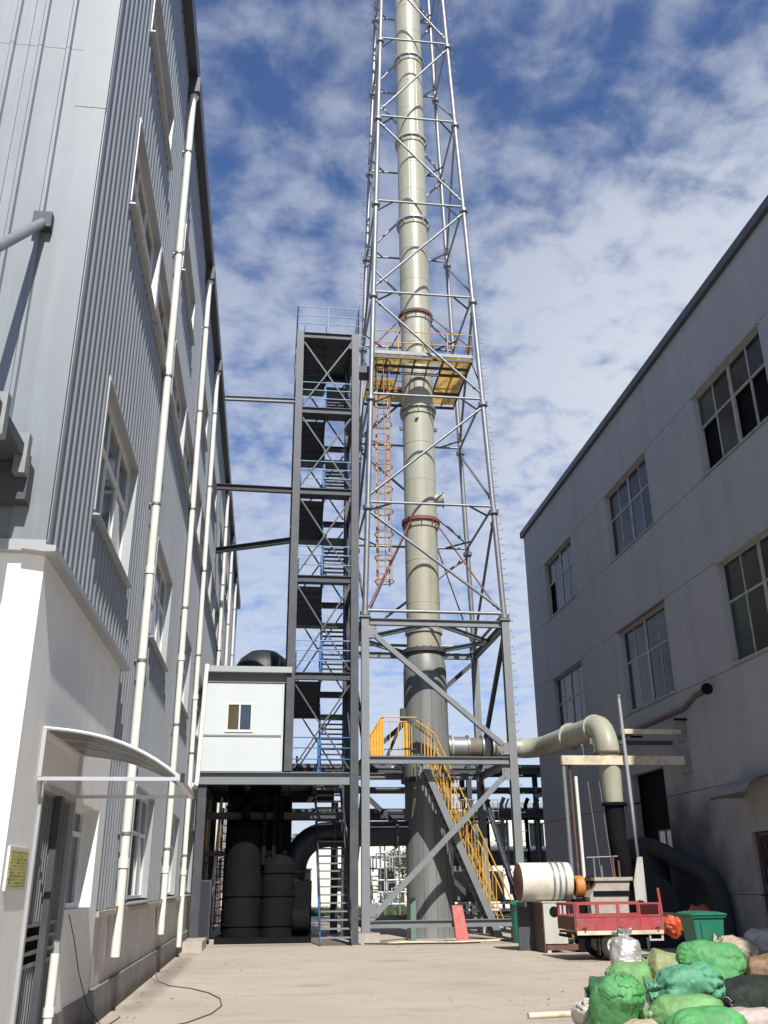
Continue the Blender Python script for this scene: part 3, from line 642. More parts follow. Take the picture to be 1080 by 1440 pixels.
for i, z in enumerate(LV):
    if i > 0:
        part('floor_beam', MB().hbeam((CX0+.14, TY0, z-.125), (CX1-.14, TY0, z-.125), .16, .25), DARKST if i < 5 else DARKST, st)
        for x in (CX0, CX1): part('side_beam', MB().hbeam((x, TY0+.14, z-.14), (x, TY1-.14, z-.14), .14, .22), DARKST, st)
        part('rear_beam', MB().hbeam((CX0+.14, TY1, z-.125), (CX1-.14, TY1, z-.125), .14, .22), DARKST, st)
    part('landing_plate', MB().box(CX0+.15, CX1-.15, TY0+.09, TY0+.9, z-.045, z-.003), DARKST, st)
    if i == 5:
        part('landing_plate', MB().box(CX0+.0, CX1-.0, TY0+.91, TY1+.1, z-.045, z-.003), DARKST, st)
    # railing across the front
    if i < 5:
        b = MB()
        for h in (.42, .78, 1.12): b.tube((CX0+.14, TY0-.0, z+h), (CX1-.14, TY0-.0, z+h), .019, 6)
        part('front_railing', b, BLUEGREY if i > 0 else BLUE, st)
    else:
        b = MB()
        for (xa, ya, xb_, yb) in ((CX0-.13, TY0-.1, CX1+.13, TY0-.1), (CX1+.13, TY0-.1, CX1+.13, TY1+.1), (CX0-.13, TY0-.1, CX0-.13, TY1+.1), (CX0-.13, TY1+.1, CX1+.13, TY1+.1)):
            for h in (.38, .75, 1.16): b.tube((xa, ya, z+h), (xb_, yb, z+h), .02, 6)
            for q in (0, .5, 1): b.tube((xa+(xb_-xa)*q, ya+(yb-ya)*q, z), (xa+(xb_-xa)*q, ya+(yb-ya)*q, z+1.16), .02, 6)
        part('roof_railing', b, BLUEGREY, st)
    if i < 5:
        zn = LV[i+1]; zm = z+.70*(zn-z); ya, yb = TY0+.9, TY1-.85
        part('landing_plate', MB().box(CX0+.15, CX1-.15, yb, TY1-.09, zm-.045, zm-.003), DARKST, st)
        for (x0, zs, ze, y0, y1) in ((1.80, z, zm, ya, yb), (.88, zm, zn, yb, ya)):
            n = 11 if x0 > 1 else 5; dz = (ze-zs)/(n+1); dy = (y1-y0)/(n+1)
            for k in range(1, n+1):
                yy = y0+dy*k; inst('tread', tread_r, st, (x0+.03, yy-.08, zs+dz*k-.035))
            for x in (x0+.01, x0+.89):
                part('stringer', MB().bar((x, y0, zs-.06), (x, y1, ze-.06), .025, .24), BLUE if x0 > 1 else DARKST, st)
                b = MB()
                b.tube((x, y0, zs+.95), (x, y1, ze+.95), .02, 6).tube((x, y0, zs+.5), (x, y1, ze+.5), .016, 6)
                for q in (0, .33, .66, 1): b.tube((x, y0+(y1-y0)*q, zs+(ze-zs)*q), (x, y0+(y1-y0)*q, zs+(ze-zs)*q+.95), .018, 6)
                part('handrail', b, BLUE, st)
            if x0 < 1:   # underside plate of the returning flight
                part('soffit_plate', MB().bar((x0+.45, y0, zs-.12), (x0+.45, y1, ze-.12), .86, .012), DARKST, st)
                for k in range(1, n+1): part('soffit_rib', MB().bar((x0+.04, y0+dy*k, zs+dz*k-.15), (x0+.86, y0+dy*k, zs+dz*k-.15), .05, .05), DARKST, st)
        # braces
        for (xa, xb_) in ((CX0+.17, CX1-.17), (CX1-.17, CX0+.17)):
            yo = .03 if xa < xb_ else -.04
            part('cross_brace', MB().bar((xa, TY0+yo, zn-.42), (xb_, TY0+yo, z+.12), .05, .06, (0,1,0)), STEELD, st)
            part('cross_brace', MB().bar((xa, TY1+yo, zn-.42), (xb_, TY1+yo, z+.12), .05, .06, (0,1,0)), DARKST, st)
        part('gusset_plate', MB().box(1.72, 1.86, TY0-.012, TY0-.002, (z+zn)/2-.23, (z+zn)/2-.07), STEELD, st)
        for x in (CX0, CX1):
            part('cross_brace', MB().bar((x, TY0+.2, z+.1), (x, TY1-.2, zn-.4), .05, .06, (1,0,0)), DARKST, st)
        for y_ in (TY0+.25, TY0+1.0):
            part('railing_post', MB().box(1.70, 1.75, y_, y_+.05, z, z+1.15), BLUE, st)
        part('side_railing', MB().tube((CX1-.12, TY0+.1, z+1.1), (CX1-.12, TY1-.1, z+1.1), .018, 6).tube((CX1-.12, TY0+.1, z+.6), (CX1-.12, TY1-.1, z+.6), .018, 6), BLUE, st)
# bottom flight
n = 21
tread_b = MB().box(0, .92, 0, .26, 0, .045).mesh('tread', STEEL)
for k in range(1, n+1): inst('tread', tread_b, st, (1.82, 30.35+.235*k, .24*k-.045))
for x in (1.80, 2.76):
    part('stringer', MB().bar((x, 30.42, .0), (x, 30.42+.235*n, .24*n), .03, .26), BLUE if x < 2 else STEELD, st)
    b = MB().tube((x, 30.6, 1.05), (x, 30.6+.235*(n-1), .24*(n-1)+1.0), .02, 6)
    for k in range(1, n, 4): b.tube((x, 30.42+.235*k, .24*k), (x, 30.42+.235*k, .24*k+1.0), .018, 6)
    part('handrail', b, DARKST, st)
# struts to the factory wall
part('strut', MB().hbeam((-2.24, 31.1, 18.93), (.55, 31.05, 18.93), .14, .18), STEEL, st)
part('strut', MB().hbeam((-2.24, 31.6, 15.45), (.55, 31.1, 15.20), .16, .22), DARKST, st)
part('strut', MB().hbeam((-2.24, 33.2, 13.50), (.55, 31.2, 13.28), .16, .20), DARKST, st)
# gangway from the tower to the work platform of the chimney
part('gangway', MB().box(3.02, 3.75, 32.3, 33.2, 21.25, 21.33).box(3.02, 3.8, 32.28, 32.31, 21.1, 21.4), DARKST, st)
part('gangway_rail', MB().tube((3.0, 32.3, 22.9), (3.8, 32.3, 22.7), .02, 6).tube((3.0, 32.3, 22.4), (3.8, 32.3, 22.2), .02, 6), BLUEGREY, st)

# ------------------------------------------------------------------ scrubber tanks, duct and plant painted near-black for the shade below the platform
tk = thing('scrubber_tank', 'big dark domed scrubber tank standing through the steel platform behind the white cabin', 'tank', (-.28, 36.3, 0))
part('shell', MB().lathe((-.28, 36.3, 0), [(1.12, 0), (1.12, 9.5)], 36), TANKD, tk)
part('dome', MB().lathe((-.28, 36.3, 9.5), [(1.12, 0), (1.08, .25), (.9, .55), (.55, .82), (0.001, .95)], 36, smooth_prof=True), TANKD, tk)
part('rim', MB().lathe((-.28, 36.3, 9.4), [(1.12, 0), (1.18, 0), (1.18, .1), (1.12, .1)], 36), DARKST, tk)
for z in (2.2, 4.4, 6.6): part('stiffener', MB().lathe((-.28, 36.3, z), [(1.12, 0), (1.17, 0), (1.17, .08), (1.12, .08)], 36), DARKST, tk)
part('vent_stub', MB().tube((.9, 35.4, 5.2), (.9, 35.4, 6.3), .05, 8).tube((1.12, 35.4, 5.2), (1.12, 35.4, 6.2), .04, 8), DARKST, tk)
fan = thing('shade_black_plant', 'added fan plant with motor, near-black to carry the shade under the platform', 'fan', (.1, 32.6, 0))  # added plant; shade under the platform is put into its near-black colour
part('base_frame', MB().box(-1.45, 1.62, 32.25, 34.9, 0, .16), SOOT_SHADE, fan)
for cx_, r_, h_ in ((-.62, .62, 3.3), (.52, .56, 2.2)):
    part('vessel', MB().lathe((cx_, 33.1, .162), [(r_, 0), (r_, h_), (r_*.8, h_+.22), (r_*.4, h_+.33), (.001, h_+.36)], 28, smooth_prof=False), SOOT_SHADE, fan)
    for zz in (.5, 1.4, h_-.1): part('vessel_band', MB().lathe((cx_, 33.1, zz), [(r_, 0), (r_+.04, 0), (r_+.04, .06), (r_, .06)], 28), SOOT_SHADE, fan)
part('cross_pipe', MB().poly([(-.62, 32.95, 3.8), (-.62, 32.95, 4.2), (-.3, 32.95, 4.45), (.5, 32.95, 4.45), (.52, 33.0, 4.1), (.52, 33.0, 2.6)], .13, 12), SOOT_SHADE, fan)
part('painted_shade_screen', MB().box(-1.12, .95, 33.9, 33.96, .162, 4.6), SOOT_SHADE, fan)  # added near-black sheet standing in for deep shade
part('motor', MB().lathe((1.02, 32.95, .62), [(.001, 0), (.34, 0), (.34, .55), (.001, .55)], 20, axis='x'), SOOT_SHADE, fan)
for i in range(4): part('motor_rib', MB().lathe((1.08+i*.13, 32.95, .62), [(.34, 0), (.37, 0), (.37, .03), (.34, .03)], 20, axis='x'), SOOT_SHADE, fan)
part('guard', MB().box(.2, 1.7, 35.3, 36.1, 0, 1.9), SOOT_SHADE, fan); part('guard', MB().box(1.02, 1.66, 33.3, 33.36, .2, 1.85), SOOT_SHADE, fan)
for x in (-.05, .28): part('riser', MB().box(x, x+.12, 32.6, 32.7, 2.352, 4.6), SOOT_SHADE, fan)
part('painted_shade_panel', MB().box(-1.12, .72, 33.45, 33.5, 2.36, 4.6), SOOT_SHADE, fan)  # second added sheet, coloured as shade
dk = thing('flue_duct', 'large dark round duct elbowing from the fan into the chimney base', 'duct', (1.0, 34, 0))
b = MB(); pts = [(1.08, 34, .4), (1.08, 34, 2.2)]
for i in range(1, 9):
    t = i/8*math.pi/2; pts.append((1.08+1.15*(1-math.cos(t)), 34, 2.2+1.15*math.sin(t)))
pts.append((5.05, 34, 3.38)); b.poly(pts, .42, 20); part('pipe', b, TANKD, dk)
for x in (2.4, 3.6, 4.6): part('flange', MB().lathe((x, 34, 3.37), [(.42, 0), (.5, 0), (.5, .08), (.42, .08)], 20, axis='x'), DARKST, dk)
part('flange', MB().lathe((1.08, 34, 2.1), [(.42, 0), (.5, 0), (.5, .08), (.42, .08)], 20), DARKST, dk)
part('support_post', MB().box(3.1, 3.16, 33.97, 34.03, 0, 2.95), DARKST, dk)
cab = thing('control_cabinet', 'dark metal control cabinet standing against the wall under the platform', 'cabinet', (-1.9, 32.6, 0))
part('body', MB().box(-2.12, -1.62, 32.4, 33.3, .12, 1.9), DARKST, cab); part('plinth', MB().box(-2.1, -1.65, 32.42, 33.28, 0, .118), SOOT_SHADE, cab)
part('door', MB().box(-2.08, -1.66, 32.375, 32.398, .18, 1.84), TANKD, cab)
solo('leaning_pipe', MB().tube((-1.75, 33.6, .12), (-1.52, 34.2, 4.6), .045, 10), PVC, 'long white pipe standing in the dark gap beside the factory wall under the platform', 'pipe', (-1.75, 33.6, 0))

# ------------------------------------------------------------------ chimney
CXc, CYc = 5.84, 34.05
ch = thing('chimney', 'very tall cream fibreglass chimney with a dark grey base inside the lattice tower', 'chimney', (CXc, CYc, 0))
part('base_section', MB().lathe((CXc, CYc, 0), [(.84, 0), (.84, 5.12)], 48), CHDARK, ch)
part('flange', MB().lathe((CXc, CYc, 5.10), [(.84, 0), (.97, 0), (.97, .16), (.84, .16)], 48), DARKST, ch)
part('upper_base_section', MB().lathe((CXc, CYc, 5.26), [(.84, 0), (.815, 3.9)], 48), CHDARK, ch)
part('shoulder', MB().lathe((CXc, CYc, 9.16), [(.815, 0), (.79, .3), (.70, .68)], 48, smooth_prof=True), CHDARK, ch)
part('flange', MB().lathe((CXc, CYc, 9.84), [(.70, 0), (.83, 0), (.83, .15), (.70, .15)], 48), DARKST, ch)
for k in range(18):
    a = k*math.pi*2/18; part('bolt', MB().tube((CXc+.77*math.cos(a), CYc+.77*math.sin(a), 9.80), (CXc+.77*math.cos(a), CYc+.77*math.sin(a), 10.04), .022, 6), DARKST, ch)
for k in range(12):
    a = k*math.pi*2/12+.1; part('seam', MB().box(-.006, .006, -.004, .004, 0, 4.9).mesh and MB().bar((CXc+.842*math.cos(a), CYc+.842*math.sin(a), .1), (CXc+.842*math.cos(a), CYc+.842*math.sin(a), 5.05), .014, .014), DARKST, ch)
    part('seam', MB().bar((CXc+.84*math.cos(a), CYc+.84*math.sin(a), 5.3), (CXc+.816*math.cos(a), CYc+.816*math.sin(a), 9.1), .012, .012), DARKST, ch)
FZ = [9.99, 15.25, 20.35, 25.05, 30.2, 35.1, 40.35, 45.5, 50.6]
for a, c in zip(FZ[:-1], FZ[1:]):
    part('flue_section', MB().lathe((CXc, CYc, a), [(.66, 0), (.655, c-a)], 40), CREAM, ch)
for a, c in zip(FZ[:-1], FZ[1:]):
    for q in (.34, .67):
        zz = a+(c-a)*q; part('weld_seam', MB().lathe((CXc, CYc, zz), [(.656, 0), (.666, .008), (.666, .022), (.656, .03)], 40), CREAM, ch)
    aa = -1.9+.35*(int(a) % 3); part('weld_seam', MB().bar((CXc+.66*math.cos(aa), CYc+.66*math.sin(aa), a+.1), (CXc+.656*math.cos(aa), CYc+.656*math.sin(aa), c-.4), .018, .012), CREAM, ch)
for i, z in enumerate(FZ[1:]):
    m_ = [REDROD, CREAM, RUSTED, TRIM, CREAM, TRIM, CREAM, TRIM][i]
    part('flange', MB().lathe((CXc, CYc, z-.07), [(.655, 0), (.78, 0), (.78, .14), (.655, .14)], 40), m_, ch)
    part('collar', MB().lathe((CXc, CYc, z-.34), [(.656, 0), (.70, .03), (.70, .26), (.665, .27)], 40), CREAM, ch)
    for k in range(10):
        a = k*math.pi/5+.2; part('bracket', MB().box(-.03, .03, -.03, .03, 0, .12).v and MB().bar((CXc+.70*math.cos(a), CYc+.70*math.sin(a), z-.30), (CXc+.76*math.cos(a), CYc+.76*math.sin(a), z-.09), .03, .05), m_, ch)
part('flange', MB().lathe((CXc, CYc, 10.62), [(.66, 0), (.72, 0), (.72, .1), (.66, .1)], 40), CREAM, ch)
part('sampling_port', MB().tube((6.4, 33.95, 16.25), (6.78, 33.9, 16.25), .26, 20), CREAM, ch); part('port_flange', MB().tube((6.74, 33.9, 16.25), (6.80, 33.89, 16.25), .33, 20), CREAM, ch)
part('sampling_port', MB().tube((5.7, 33.42, 19.75), (5.66, 33.28, 19.75), .07, 12), TRIM, ch)
for sx_ in (-1, 1): part('lifting_lug', MB().box(CXc+sx_*.66-.02, CXc+sx_*.66+.12*sx_+.02, CYc-.05, CYc+.05, 19.45, 19.6) if sx_ > 0 else MB().box(CXc-.80, CXc-.64, CYc-.05, CYc+.05, 19.45, 19.6), DARKST, ch)

# ------------------------------------------------------------------ lattice tower around the chimney
lt = thing('lattice_tower', 'tall galvanised lattice tower tapering round the chimney on grey painted lower legs', 'tower', (CXc, CYc, 0))
HB = 2.55; ZB = 10.66
def hw(z): return HB if z <= ZB else HB-.0306*(z-ZB)
LZ = [ZB, 15.1, 19.85, 24.85, 29.8, 34.9, 40.05, 45.2, 50.4]
CORN = [(-1, -1), (1, -1), (1, 1), (-1, 1)]
def cp(c, z, o=0): h = hw(z)+o; return Vector((CXc+c[0]*h, CYc+c[1]*h, z))
for c in CORN:
    p = cp(c, 0)
    part('lower_leg', MB().hbeam((p.x, p.y, .3), (p.x, p.y, 10.52), .27, .27, (0,1,0)), STEEL, lt)
    part('footing', MB().box(p.x-.32, p.x+.42, p.y-.34, p.y+.34, -.02, .30), CONC, lt)
    part('base_plate', MB().box(p.x-.24, p.x+.24, p.y-.24, p.y+.24, .302, .33), STEEL, lt)
    part('cap_plate', MB().box(p.x-.2, p.x+.2, p.y-.2, p.y+.2, 10.53, 10.58), STEEL, lt)
    for a, b_ in zip(LZ[:-1], LZ[1:]):
        part('upper_leg', MB().tube(cp(c, a), cp(c, b_), .105, 12), GALV, lt)
    for z in LZ[:-1]:
        q = cp(c, z-.32 if z > ZB else z-.05); part('joint_flange', MB().tube(q, q+Vector((0,0,.07)), .19, 12).tube(q+Vector((0,0,.075)), q+Vector((0,0,.145)), .19, 12), GALV, lt)
for i in range(4):
    a, b_ = CORN[i], CORN[(i+1) % 4]; upv = Vector((-(b_[1]-a[1]), b_[0]-a[0], 0)).normalized()
    fr = i == 0
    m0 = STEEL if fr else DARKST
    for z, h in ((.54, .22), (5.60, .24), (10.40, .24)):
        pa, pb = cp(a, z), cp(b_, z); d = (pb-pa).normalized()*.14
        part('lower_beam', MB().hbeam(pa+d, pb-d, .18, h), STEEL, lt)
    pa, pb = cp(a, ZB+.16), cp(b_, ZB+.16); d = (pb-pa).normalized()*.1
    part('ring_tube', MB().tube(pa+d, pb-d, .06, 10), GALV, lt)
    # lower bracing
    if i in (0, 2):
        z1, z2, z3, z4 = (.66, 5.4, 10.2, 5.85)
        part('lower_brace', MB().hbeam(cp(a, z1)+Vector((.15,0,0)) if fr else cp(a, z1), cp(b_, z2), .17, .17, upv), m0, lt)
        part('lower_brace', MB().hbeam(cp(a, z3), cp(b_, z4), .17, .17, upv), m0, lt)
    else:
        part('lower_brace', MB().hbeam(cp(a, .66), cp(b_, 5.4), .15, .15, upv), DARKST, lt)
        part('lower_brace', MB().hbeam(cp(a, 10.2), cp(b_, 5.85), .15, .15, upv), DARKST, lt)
    for k, (za, zb) in enumerate(zip(LZ[:-1], LZ[1:])):
        off = .06
        pa, pb = cp(a, zb), cp(b_, zb); d = (pb-pa).normalized()*.08
        part('ring_tube', MB().tube(pa+d, pb-d, .05, 10), GALV, lt)
        flip = (k % 2 == 0)
        p1, p2 = (cp(a, zb-.35), cp(b_, za+.25)) if flip else (cp(a, za+.25), cp(b_, zb-.35))
        part('brace', MB().tube(p1, p2, .055, 10), GALV, lt)
        for q in (p1, p2):
            o = (p2-p1).normalized()*(.42 if q is p1 else -.42)
            part('brace_sleeve', MB().tube(q+o*.85, q+o*1.1, .085, 8), GALV, lt)
        # corner strut half way along the ring, the inner diamond
        ma = cp(a, zb).lerp(cp(b_, zb), .80); nb = CORN[(i+2) % 4]; mb_ = cp(b_, zb).lerp(cp(nb, zb), .20)
        part('inner_strut', MB().tube(ma, mb_, .04, 8), GALV if k % 2 else DARKST, lt)
    ma = (cp(a, 10.40)+cp(b_, 10.40))/2; nb = CORN[(i+2) % 4]; mb_ = (cp(b_, 10.40)+cp(nb, 10.40))/2
    part('inner_strut', MB().hbeam(ma, mb_, .12, .16), STEEL, lt)
# red stay rods from the flue collars to the corners
for c in CORN:
    for z0, z1 in ((15.1, 11.0), (24.9, 22.3)):
        part('stay_rod', MB().tube((CXc+c[0]*.52, CYc+c[1]*.52, z0), cp(c, z1, -.15), .032, 6), REDROD, lt)
# gusset plates with bolts at the lower brace ends of the front face
for sx_ in (-1, 1):
    for z in ((.95, 10.0) if sx_ < 0 else (5.15, 6.0)):
        x = CXc+sx_*(HB-.22); gp = part('gusset_plate', MB().box(x-.2, x+.2, CYc-HB-.105, CYc-HB-.09, z-.2, z+.2), STEEL, lt)
        for dx, dz in ((-.12, -.12), (.12, -.12), (-.12, .12), (.12, .12)): part('bolt', MB().tube((x+dx, CYc-HB-.125, z+dz), (x+dx, CYc-HB-.105, z+dz), .022, 6), RUSTED, gp)
# climbing pegs
for c, sx_ in ((CORN[1], 1), (CORN[3], -1)):
    b = MB(); z = 1.2; k = 0
    while z < 50:
        p = cp(c, z) if z < ZB else cp(c, z); r0 = .13 if z < ZB else .10
        dv = Vector((sx_, .35*(-1)**k, 0)).normalized()
        e = p+dv*(r0+.17)
        b.tube(p+dv*r0, e, .010, 4); b.tube(e-Vector((0,0,.01)), e+Vector((0,0,.06)), .010, 4)
        z += .30; k += 1
    part('climbing_pegs', b, GALV, lt, kind='stuff')

# work platform
wpf = thing('work_platform', 'yellow grating work platform with handrails round the chimney, high in the lattice tower', 'platform', (CXc, CYc, 21.9))
px0, px1, py0, py1, pz = 3.72, 7.86, 32.05, 36.1, 21.92
nx, ny = 7, 6
for i in range(nx):
    for j in range(ny):
        xa, xb_ = px0+(px1-px0)*i/nx, px0+(px1-px0)*(i+1)/nx; ya, yb = py0+(py1-py0)*j/ny, py0+(py1-py0)*(j+1)/ny
        if xb_ > CXc-.68 and xa < CXc+.68 and yb > CYc-.68 and ya < CYc+.68: continue
        if i in (0, 1) and j in (2,): continue
        part('deck_panel', MB().box(xa+.012, xb_-.012, ya+.012, yb-.012, pz, pz+.035), YGRATE, wpf)
for i in range(nx+1):
    xx = px0+(px1-px0)*i/nx; part('joist', MB().bar((xx, py0, pz-.06), (xx, CYc-.75 if abs(xx-CXc) < .7 else py1, pz-.06), .05, .11), RUSTED if i % 2 else YELLOW, wpf)
for yy in (py0, py0+.68, CYc-.78, CYc+.78, py1): part('cross_joist', MB().bar((px0, yy, pz-.17), (px1, yy, pz-.17), .07, .11), DARKST, wpf)
for (xa, ya, xb_, yb) in ((px0, py0, px1, py0), (px1, py0, px1, py1), (px0, py1, px1, py1)):
    b = MB()
    for h in (.55, 1.1): b.tube((xa, ya, pz+h), (xb_, yb, pz+h), .02, 6)
    part('handrail', b, YELLOW, wpf)
    for q in range(5): part('railing_post', MB().tube((xa+(xb_-xa)*q/4, ya+(yb-ya)*q/4, pz), (xa+(xb_-xa)*q/4, ya+(yb-ya)*q/4, pz+1.1), .02, 6), YELLOW, wpf)
part('toe_board', MB().box(px0, px1, py0-.02, py0-.008, pz-.02, pz+.13), STEEL, wpf)
for sx_ in (-1, 1): part('kneebrace', MB().bar((CXc+sx_*2.0, py0+.1, pz-.2), (CXc+sx_*2.2, py0-.02, pz-1.0), .05, .05), RUSTED, wpf)

# caged ladder
ld = thing('caged_ladder', 'orange caged ladder hanging below the yellow work platform beside the chimney', 'ladder', (4.15, 33.0, 12.2))
for x in (3.92, 4.40): part('rail', MB().bar((x, 33.0, 12.2), (x, 33.0, 23.0), .06, .03), ORANGE, ld)
rung = MB().tube((0, 0, 0), (.48, 0, 0), .014, 6).mesh('rung', ORANGE)
z = 12.4
while z < 22: inst('rung', rung, ld, (3.92, 33.0, z)); z += .3
z = 12.3
hoopb = MB().poly([(.24+.36*math.cos(t), -.30-.36*math.sin(t), 0) for t in [2*math.pi*i/20 for i in range(20)]], .022, 6, closed=True)
hoop = hoopb.mesh('cage_hoop', ORANGE)
while z < 21.8: inst('cage_hoop', hoop, ld, (3.92, 33.0, z)); z += .95
for t in (.25, .5, .75): part('cage_bar', MB().tube((4.16+.36*math.cos(math.pi*t), 32.70-.36*math.sin(math.pi*t), 12.3), (4.16+.36*math.cos(math.pi*t), 32.70-.36*math.sin(math.pi*t), 21.8), .018, 6), ORANGE, ld)

# yellow railed landing and steep stairs on the lower tower platform
ys_ = thing('yellow_staircase', 'steep steel stairs with yellow railings descending in front of the chimney base', 'staircase', (6.6, 32.1, .5))
top, bot = Vector((5.36, 0, 5.55)), Vector((7.72, 0, .1))
dirv = (bot-top)
for y in (31.95, 32.75):
    part('stringer', MB().bar((top.x, y, top.z), (bot.x, y, bot.z), .05, .22), STEEL, ys_)
    b = MB(); o = Vector((.52, 0, .55))
    b.tube((top.x-.24, y, 7.0), (top.x+o.x-.1, y, top.z+o.z+.45), .026, 8).tube((top.x+o.x-.1, y, top.z+o.z+.45), (bot.x+o.x, y, bot.z+o.z+.4), .026, 8)
    part('handrail', b, YELLOW, ys_)
    part('mid_rail', MB().tube((top.x+.24, y, top.z+.26), (bot.x+.26, y, bot.z+.3), .018, 6), YELLOW, ys_)
    for k in range(22):
        q = (k+.5)/22; p = top+dirv*q; e = p+Vector((.50, 0, .62))
        part('baluster', MB().bar((p.x, y, p.z), (p.x+.02, y, p.z+1.75 if k < 2 else p.z+1.62), .022, .022), YELLOW if k % 5 else ORANGE, ys_)
for k in range(1, 23):
    q = k/23; p = top+dirv*q; part('tread', MB().box(p.x-.08, p.x+.17, 31.98, 32.72, p.z-.02, p.z+.015), DARKST, ys_)
lg = thing('yellow_railing', 'yellow railing with solid side panels on the lower tower platform beside the chimney', 'railing', (4.3, 31.9, 5.72))
part('end_panel', MB().prism([(3.50, 31.9, 5.74), (3.98, 31.9, 5.74), (3.98, 31.9, 7.08), (3.86, 31.9, 7.08), (3.50, 31.9, 6.45)], (0, .03, 0)), YELLOW, lg)
for k in range(5): part('baluster', MB().box(3.53+k*.1, 3.56+k*.1, 31.86, 31.895, 5.74, 6.5+k*.13), YELLOW, lg)
part('end_panel', MB().box(4.80, 5.02, 32.78, 32.81, 5.74, 7.06), YELLOW, lg)
part('handrail', MB().poly([(3.5, 31.88, 6.47), (3.88, 31.88, 7.1), (5.14, 31.88, 7.1)], .022, 6), YELLOW, lg)
part('handrail', MB().poly([(3.5, 32.8, 6.47), (3.88, 32.8, 7.1), (5.14, 32.8, 7.1)], .022, 6), YELLOW, lg)
for x in (4.3, 4.6, 4.72, 4.84, 4.96, 5.08): part('baluster', MB().box(x, x+.025, 32.78, 32.80, 5.74, 7.08), YELLOW, lg)
part('deck', MB().box(3.42, 5.36, 31.62, 32.95, 5.725, 5.76), DARKST, lg)
part('mid_rail', MB().tube((3.98, 31.88, 6.0), (5.1, 31.88, 6.0), .016, 6), DARKST, lg)
stay = thing('chimney_strut', 'dark strut pipe sloping from the yellow railing up to the side of the chimney', 'strut', (4.4, 33.6, 6))
part('pipe', MB().tube((4.3, 33.9, 5.9), (5.0, 33.9, 7.5), .06, 10), DARKST, stay); part('clamp', MB().box(4.86, 5.04, 33.75, 34.05, 7.35, 7.75), DARKST, stay)

# ------------------------------------------------------------------ exhaust duct on the right and its supports
ed = thing('exhaust_duct', 'cream exhaust duct running from the chimney and elbowing down to a black fan', 'duct', (10.1, 27.1, 3.9))
part('sleeve', MB().tube((6.62, 34.05, 6.37), (7.35, 34.05, 6.37), .40, 28), GALV, ed)
part('expansion_joint', MB().tube((7.36, 34.05, 6.37), (7.86, 34.05, 6.37), .37, 28), mat('brown_rubber_bellows', (.17, .145, .12), .7, 0, .2, 4), ed)
for x in (6.72, 7.33, 7.87, 8.18, 8.36): part('flange', MB().lathe((x, 34.05, 6.37), [(.36, 0), (.46, 0), (.46, .07), (.36, .07)], 28, axis='x'), [GALV, DARKST, CREAM, GALV, BROWN][int(x*10) % 5], ed)
pts = [(7.9, 34.05, 6.37), (9.2, 34.05, 6.37)]
for i in range(1, 9):
    t = i/8*math.pi/2; pts.append((9.2+.95*math.sin(t), 34.05-.95*(1-math.cos(t)), 6.36))
pts += [(10.15, 30.5, 6.28), (10.18, 28.0, 6.2)]
for i in range(1, 11):
    t = i/10*math.pi/2; pts.append((10.19, 28.0-.85*math.sin(t), 6.2-.85*(1-math.cos(t))))
pts += [(10.2, 27.14, 4.6), (10.2, 27.12, 3.86)]
part('pipe', MB().poly(pts, [.36]*11+[.355]*11+[.30, .27], 28), CREAM, ed)
part('flange', MB().lathe((10.17, 30.4, 6.28), [(.36, 0), (.45, 0), (.45, .08), (.36, .08)], 28, axis='y'), CREAM, ed)
part('flange', MB().lathe((10.18, 28.02, 6.2), [(.36, 0), (.41, 0), (.41, .08), (.36, .08)], 28, axis='y'), CREAM, ed)
part('flange', MB().lathe((10.2, 27.15, 5.28), [(.35, 0), (.41, 0), (.41, .06), (.35, .06)], 28), RUSTED, ed)
part('drop_pipe', MB().poly([(10.2, 27.12, 3.85), (10.2, 27.12, 2.9), (10.3, 27.15, 2.3), (10.5, 27.2, 1.7)], [.28, .27, .30, .34], 24), SOOT_SHADE, ed)
part('flange', MB().lathe((10.2, 27.12, 3.80), [(.28, 0), (.36, 0), (.36, .08), (.28, .08)], 28), SOOT_SHADE, ed)
bf = thing('blower', 'black sooty blower casing in the shade below the cream duct elbow', 'blower', (10.9, 27.4, 0))
part('casing', MB().lathe((11.0, 27.1, 1.15), [(.001, 0), (.80, 0), (.80, .7), (.001, .7)], 30, axis='y'), IRON, bf)
part('outlet', MB().poly([(11.4, 28.2, 2.75), (11.8, 27.6, 2.5), (12.1, 26.9, 2.1), (12.2, 26.2, 1.95), (12.2, 25.6, 1.75), (12.2, 25.25, 1.3), (12.2, 25.15, .2)], .25, 20), IRON, bf)
part('vessel', MB().lathe((11.5, 28.6, 0), [(.75, 0), (.75, 2.6), (.5, 2.9), (.001, 3.0)], 28), IRON, bf)
part('base_frame', MB().box(10.3, 11.8, 26.9, 28.0, 0, .34), IRON, bf)
sf = thing('duct_support', 'rusty beige support beam fixed to the workshop wall and standing on thin posts', 'beam', (8.7, 26.9, 0))
part('main_beam', MB().box(8.62, 12.42, 26.80, 26.98, 4.93, 5.19), BEIGEM, sf)
part('upper_beam', MB().box(10.55, 12.42, 26.82, 26.94, 5.84, 5.98), BEIGEM, sf)
part('wall_plate', MB().box(12.42, 12.497, 26.6, 27.2, 4.7, 5.42), STEEL, sf); part('wall_plate', MB().box(12.42, 12.497, 26.62, 27.15, 5.62, 6.25), STEEL, sf)
part('post', MB().tube((8.68, 26.9, 0), (8.68, 26.9, 4.925), .065, 10), GALV, sf); part('post', MB().tube((9.02, 26.88, 0), (9.02, 26.88, 4.6), .05, 10), PVC, sf); part('post', MB().tube((8.88, 26.95, 0), (8.88, 26.95, 4.925), .035, 8), RUSTED, sf)
part('tall_pole', MB().tube((10.62, 26.66, 0), (10.52, 26.7, 6.9), .05, 10), ALU, sf)
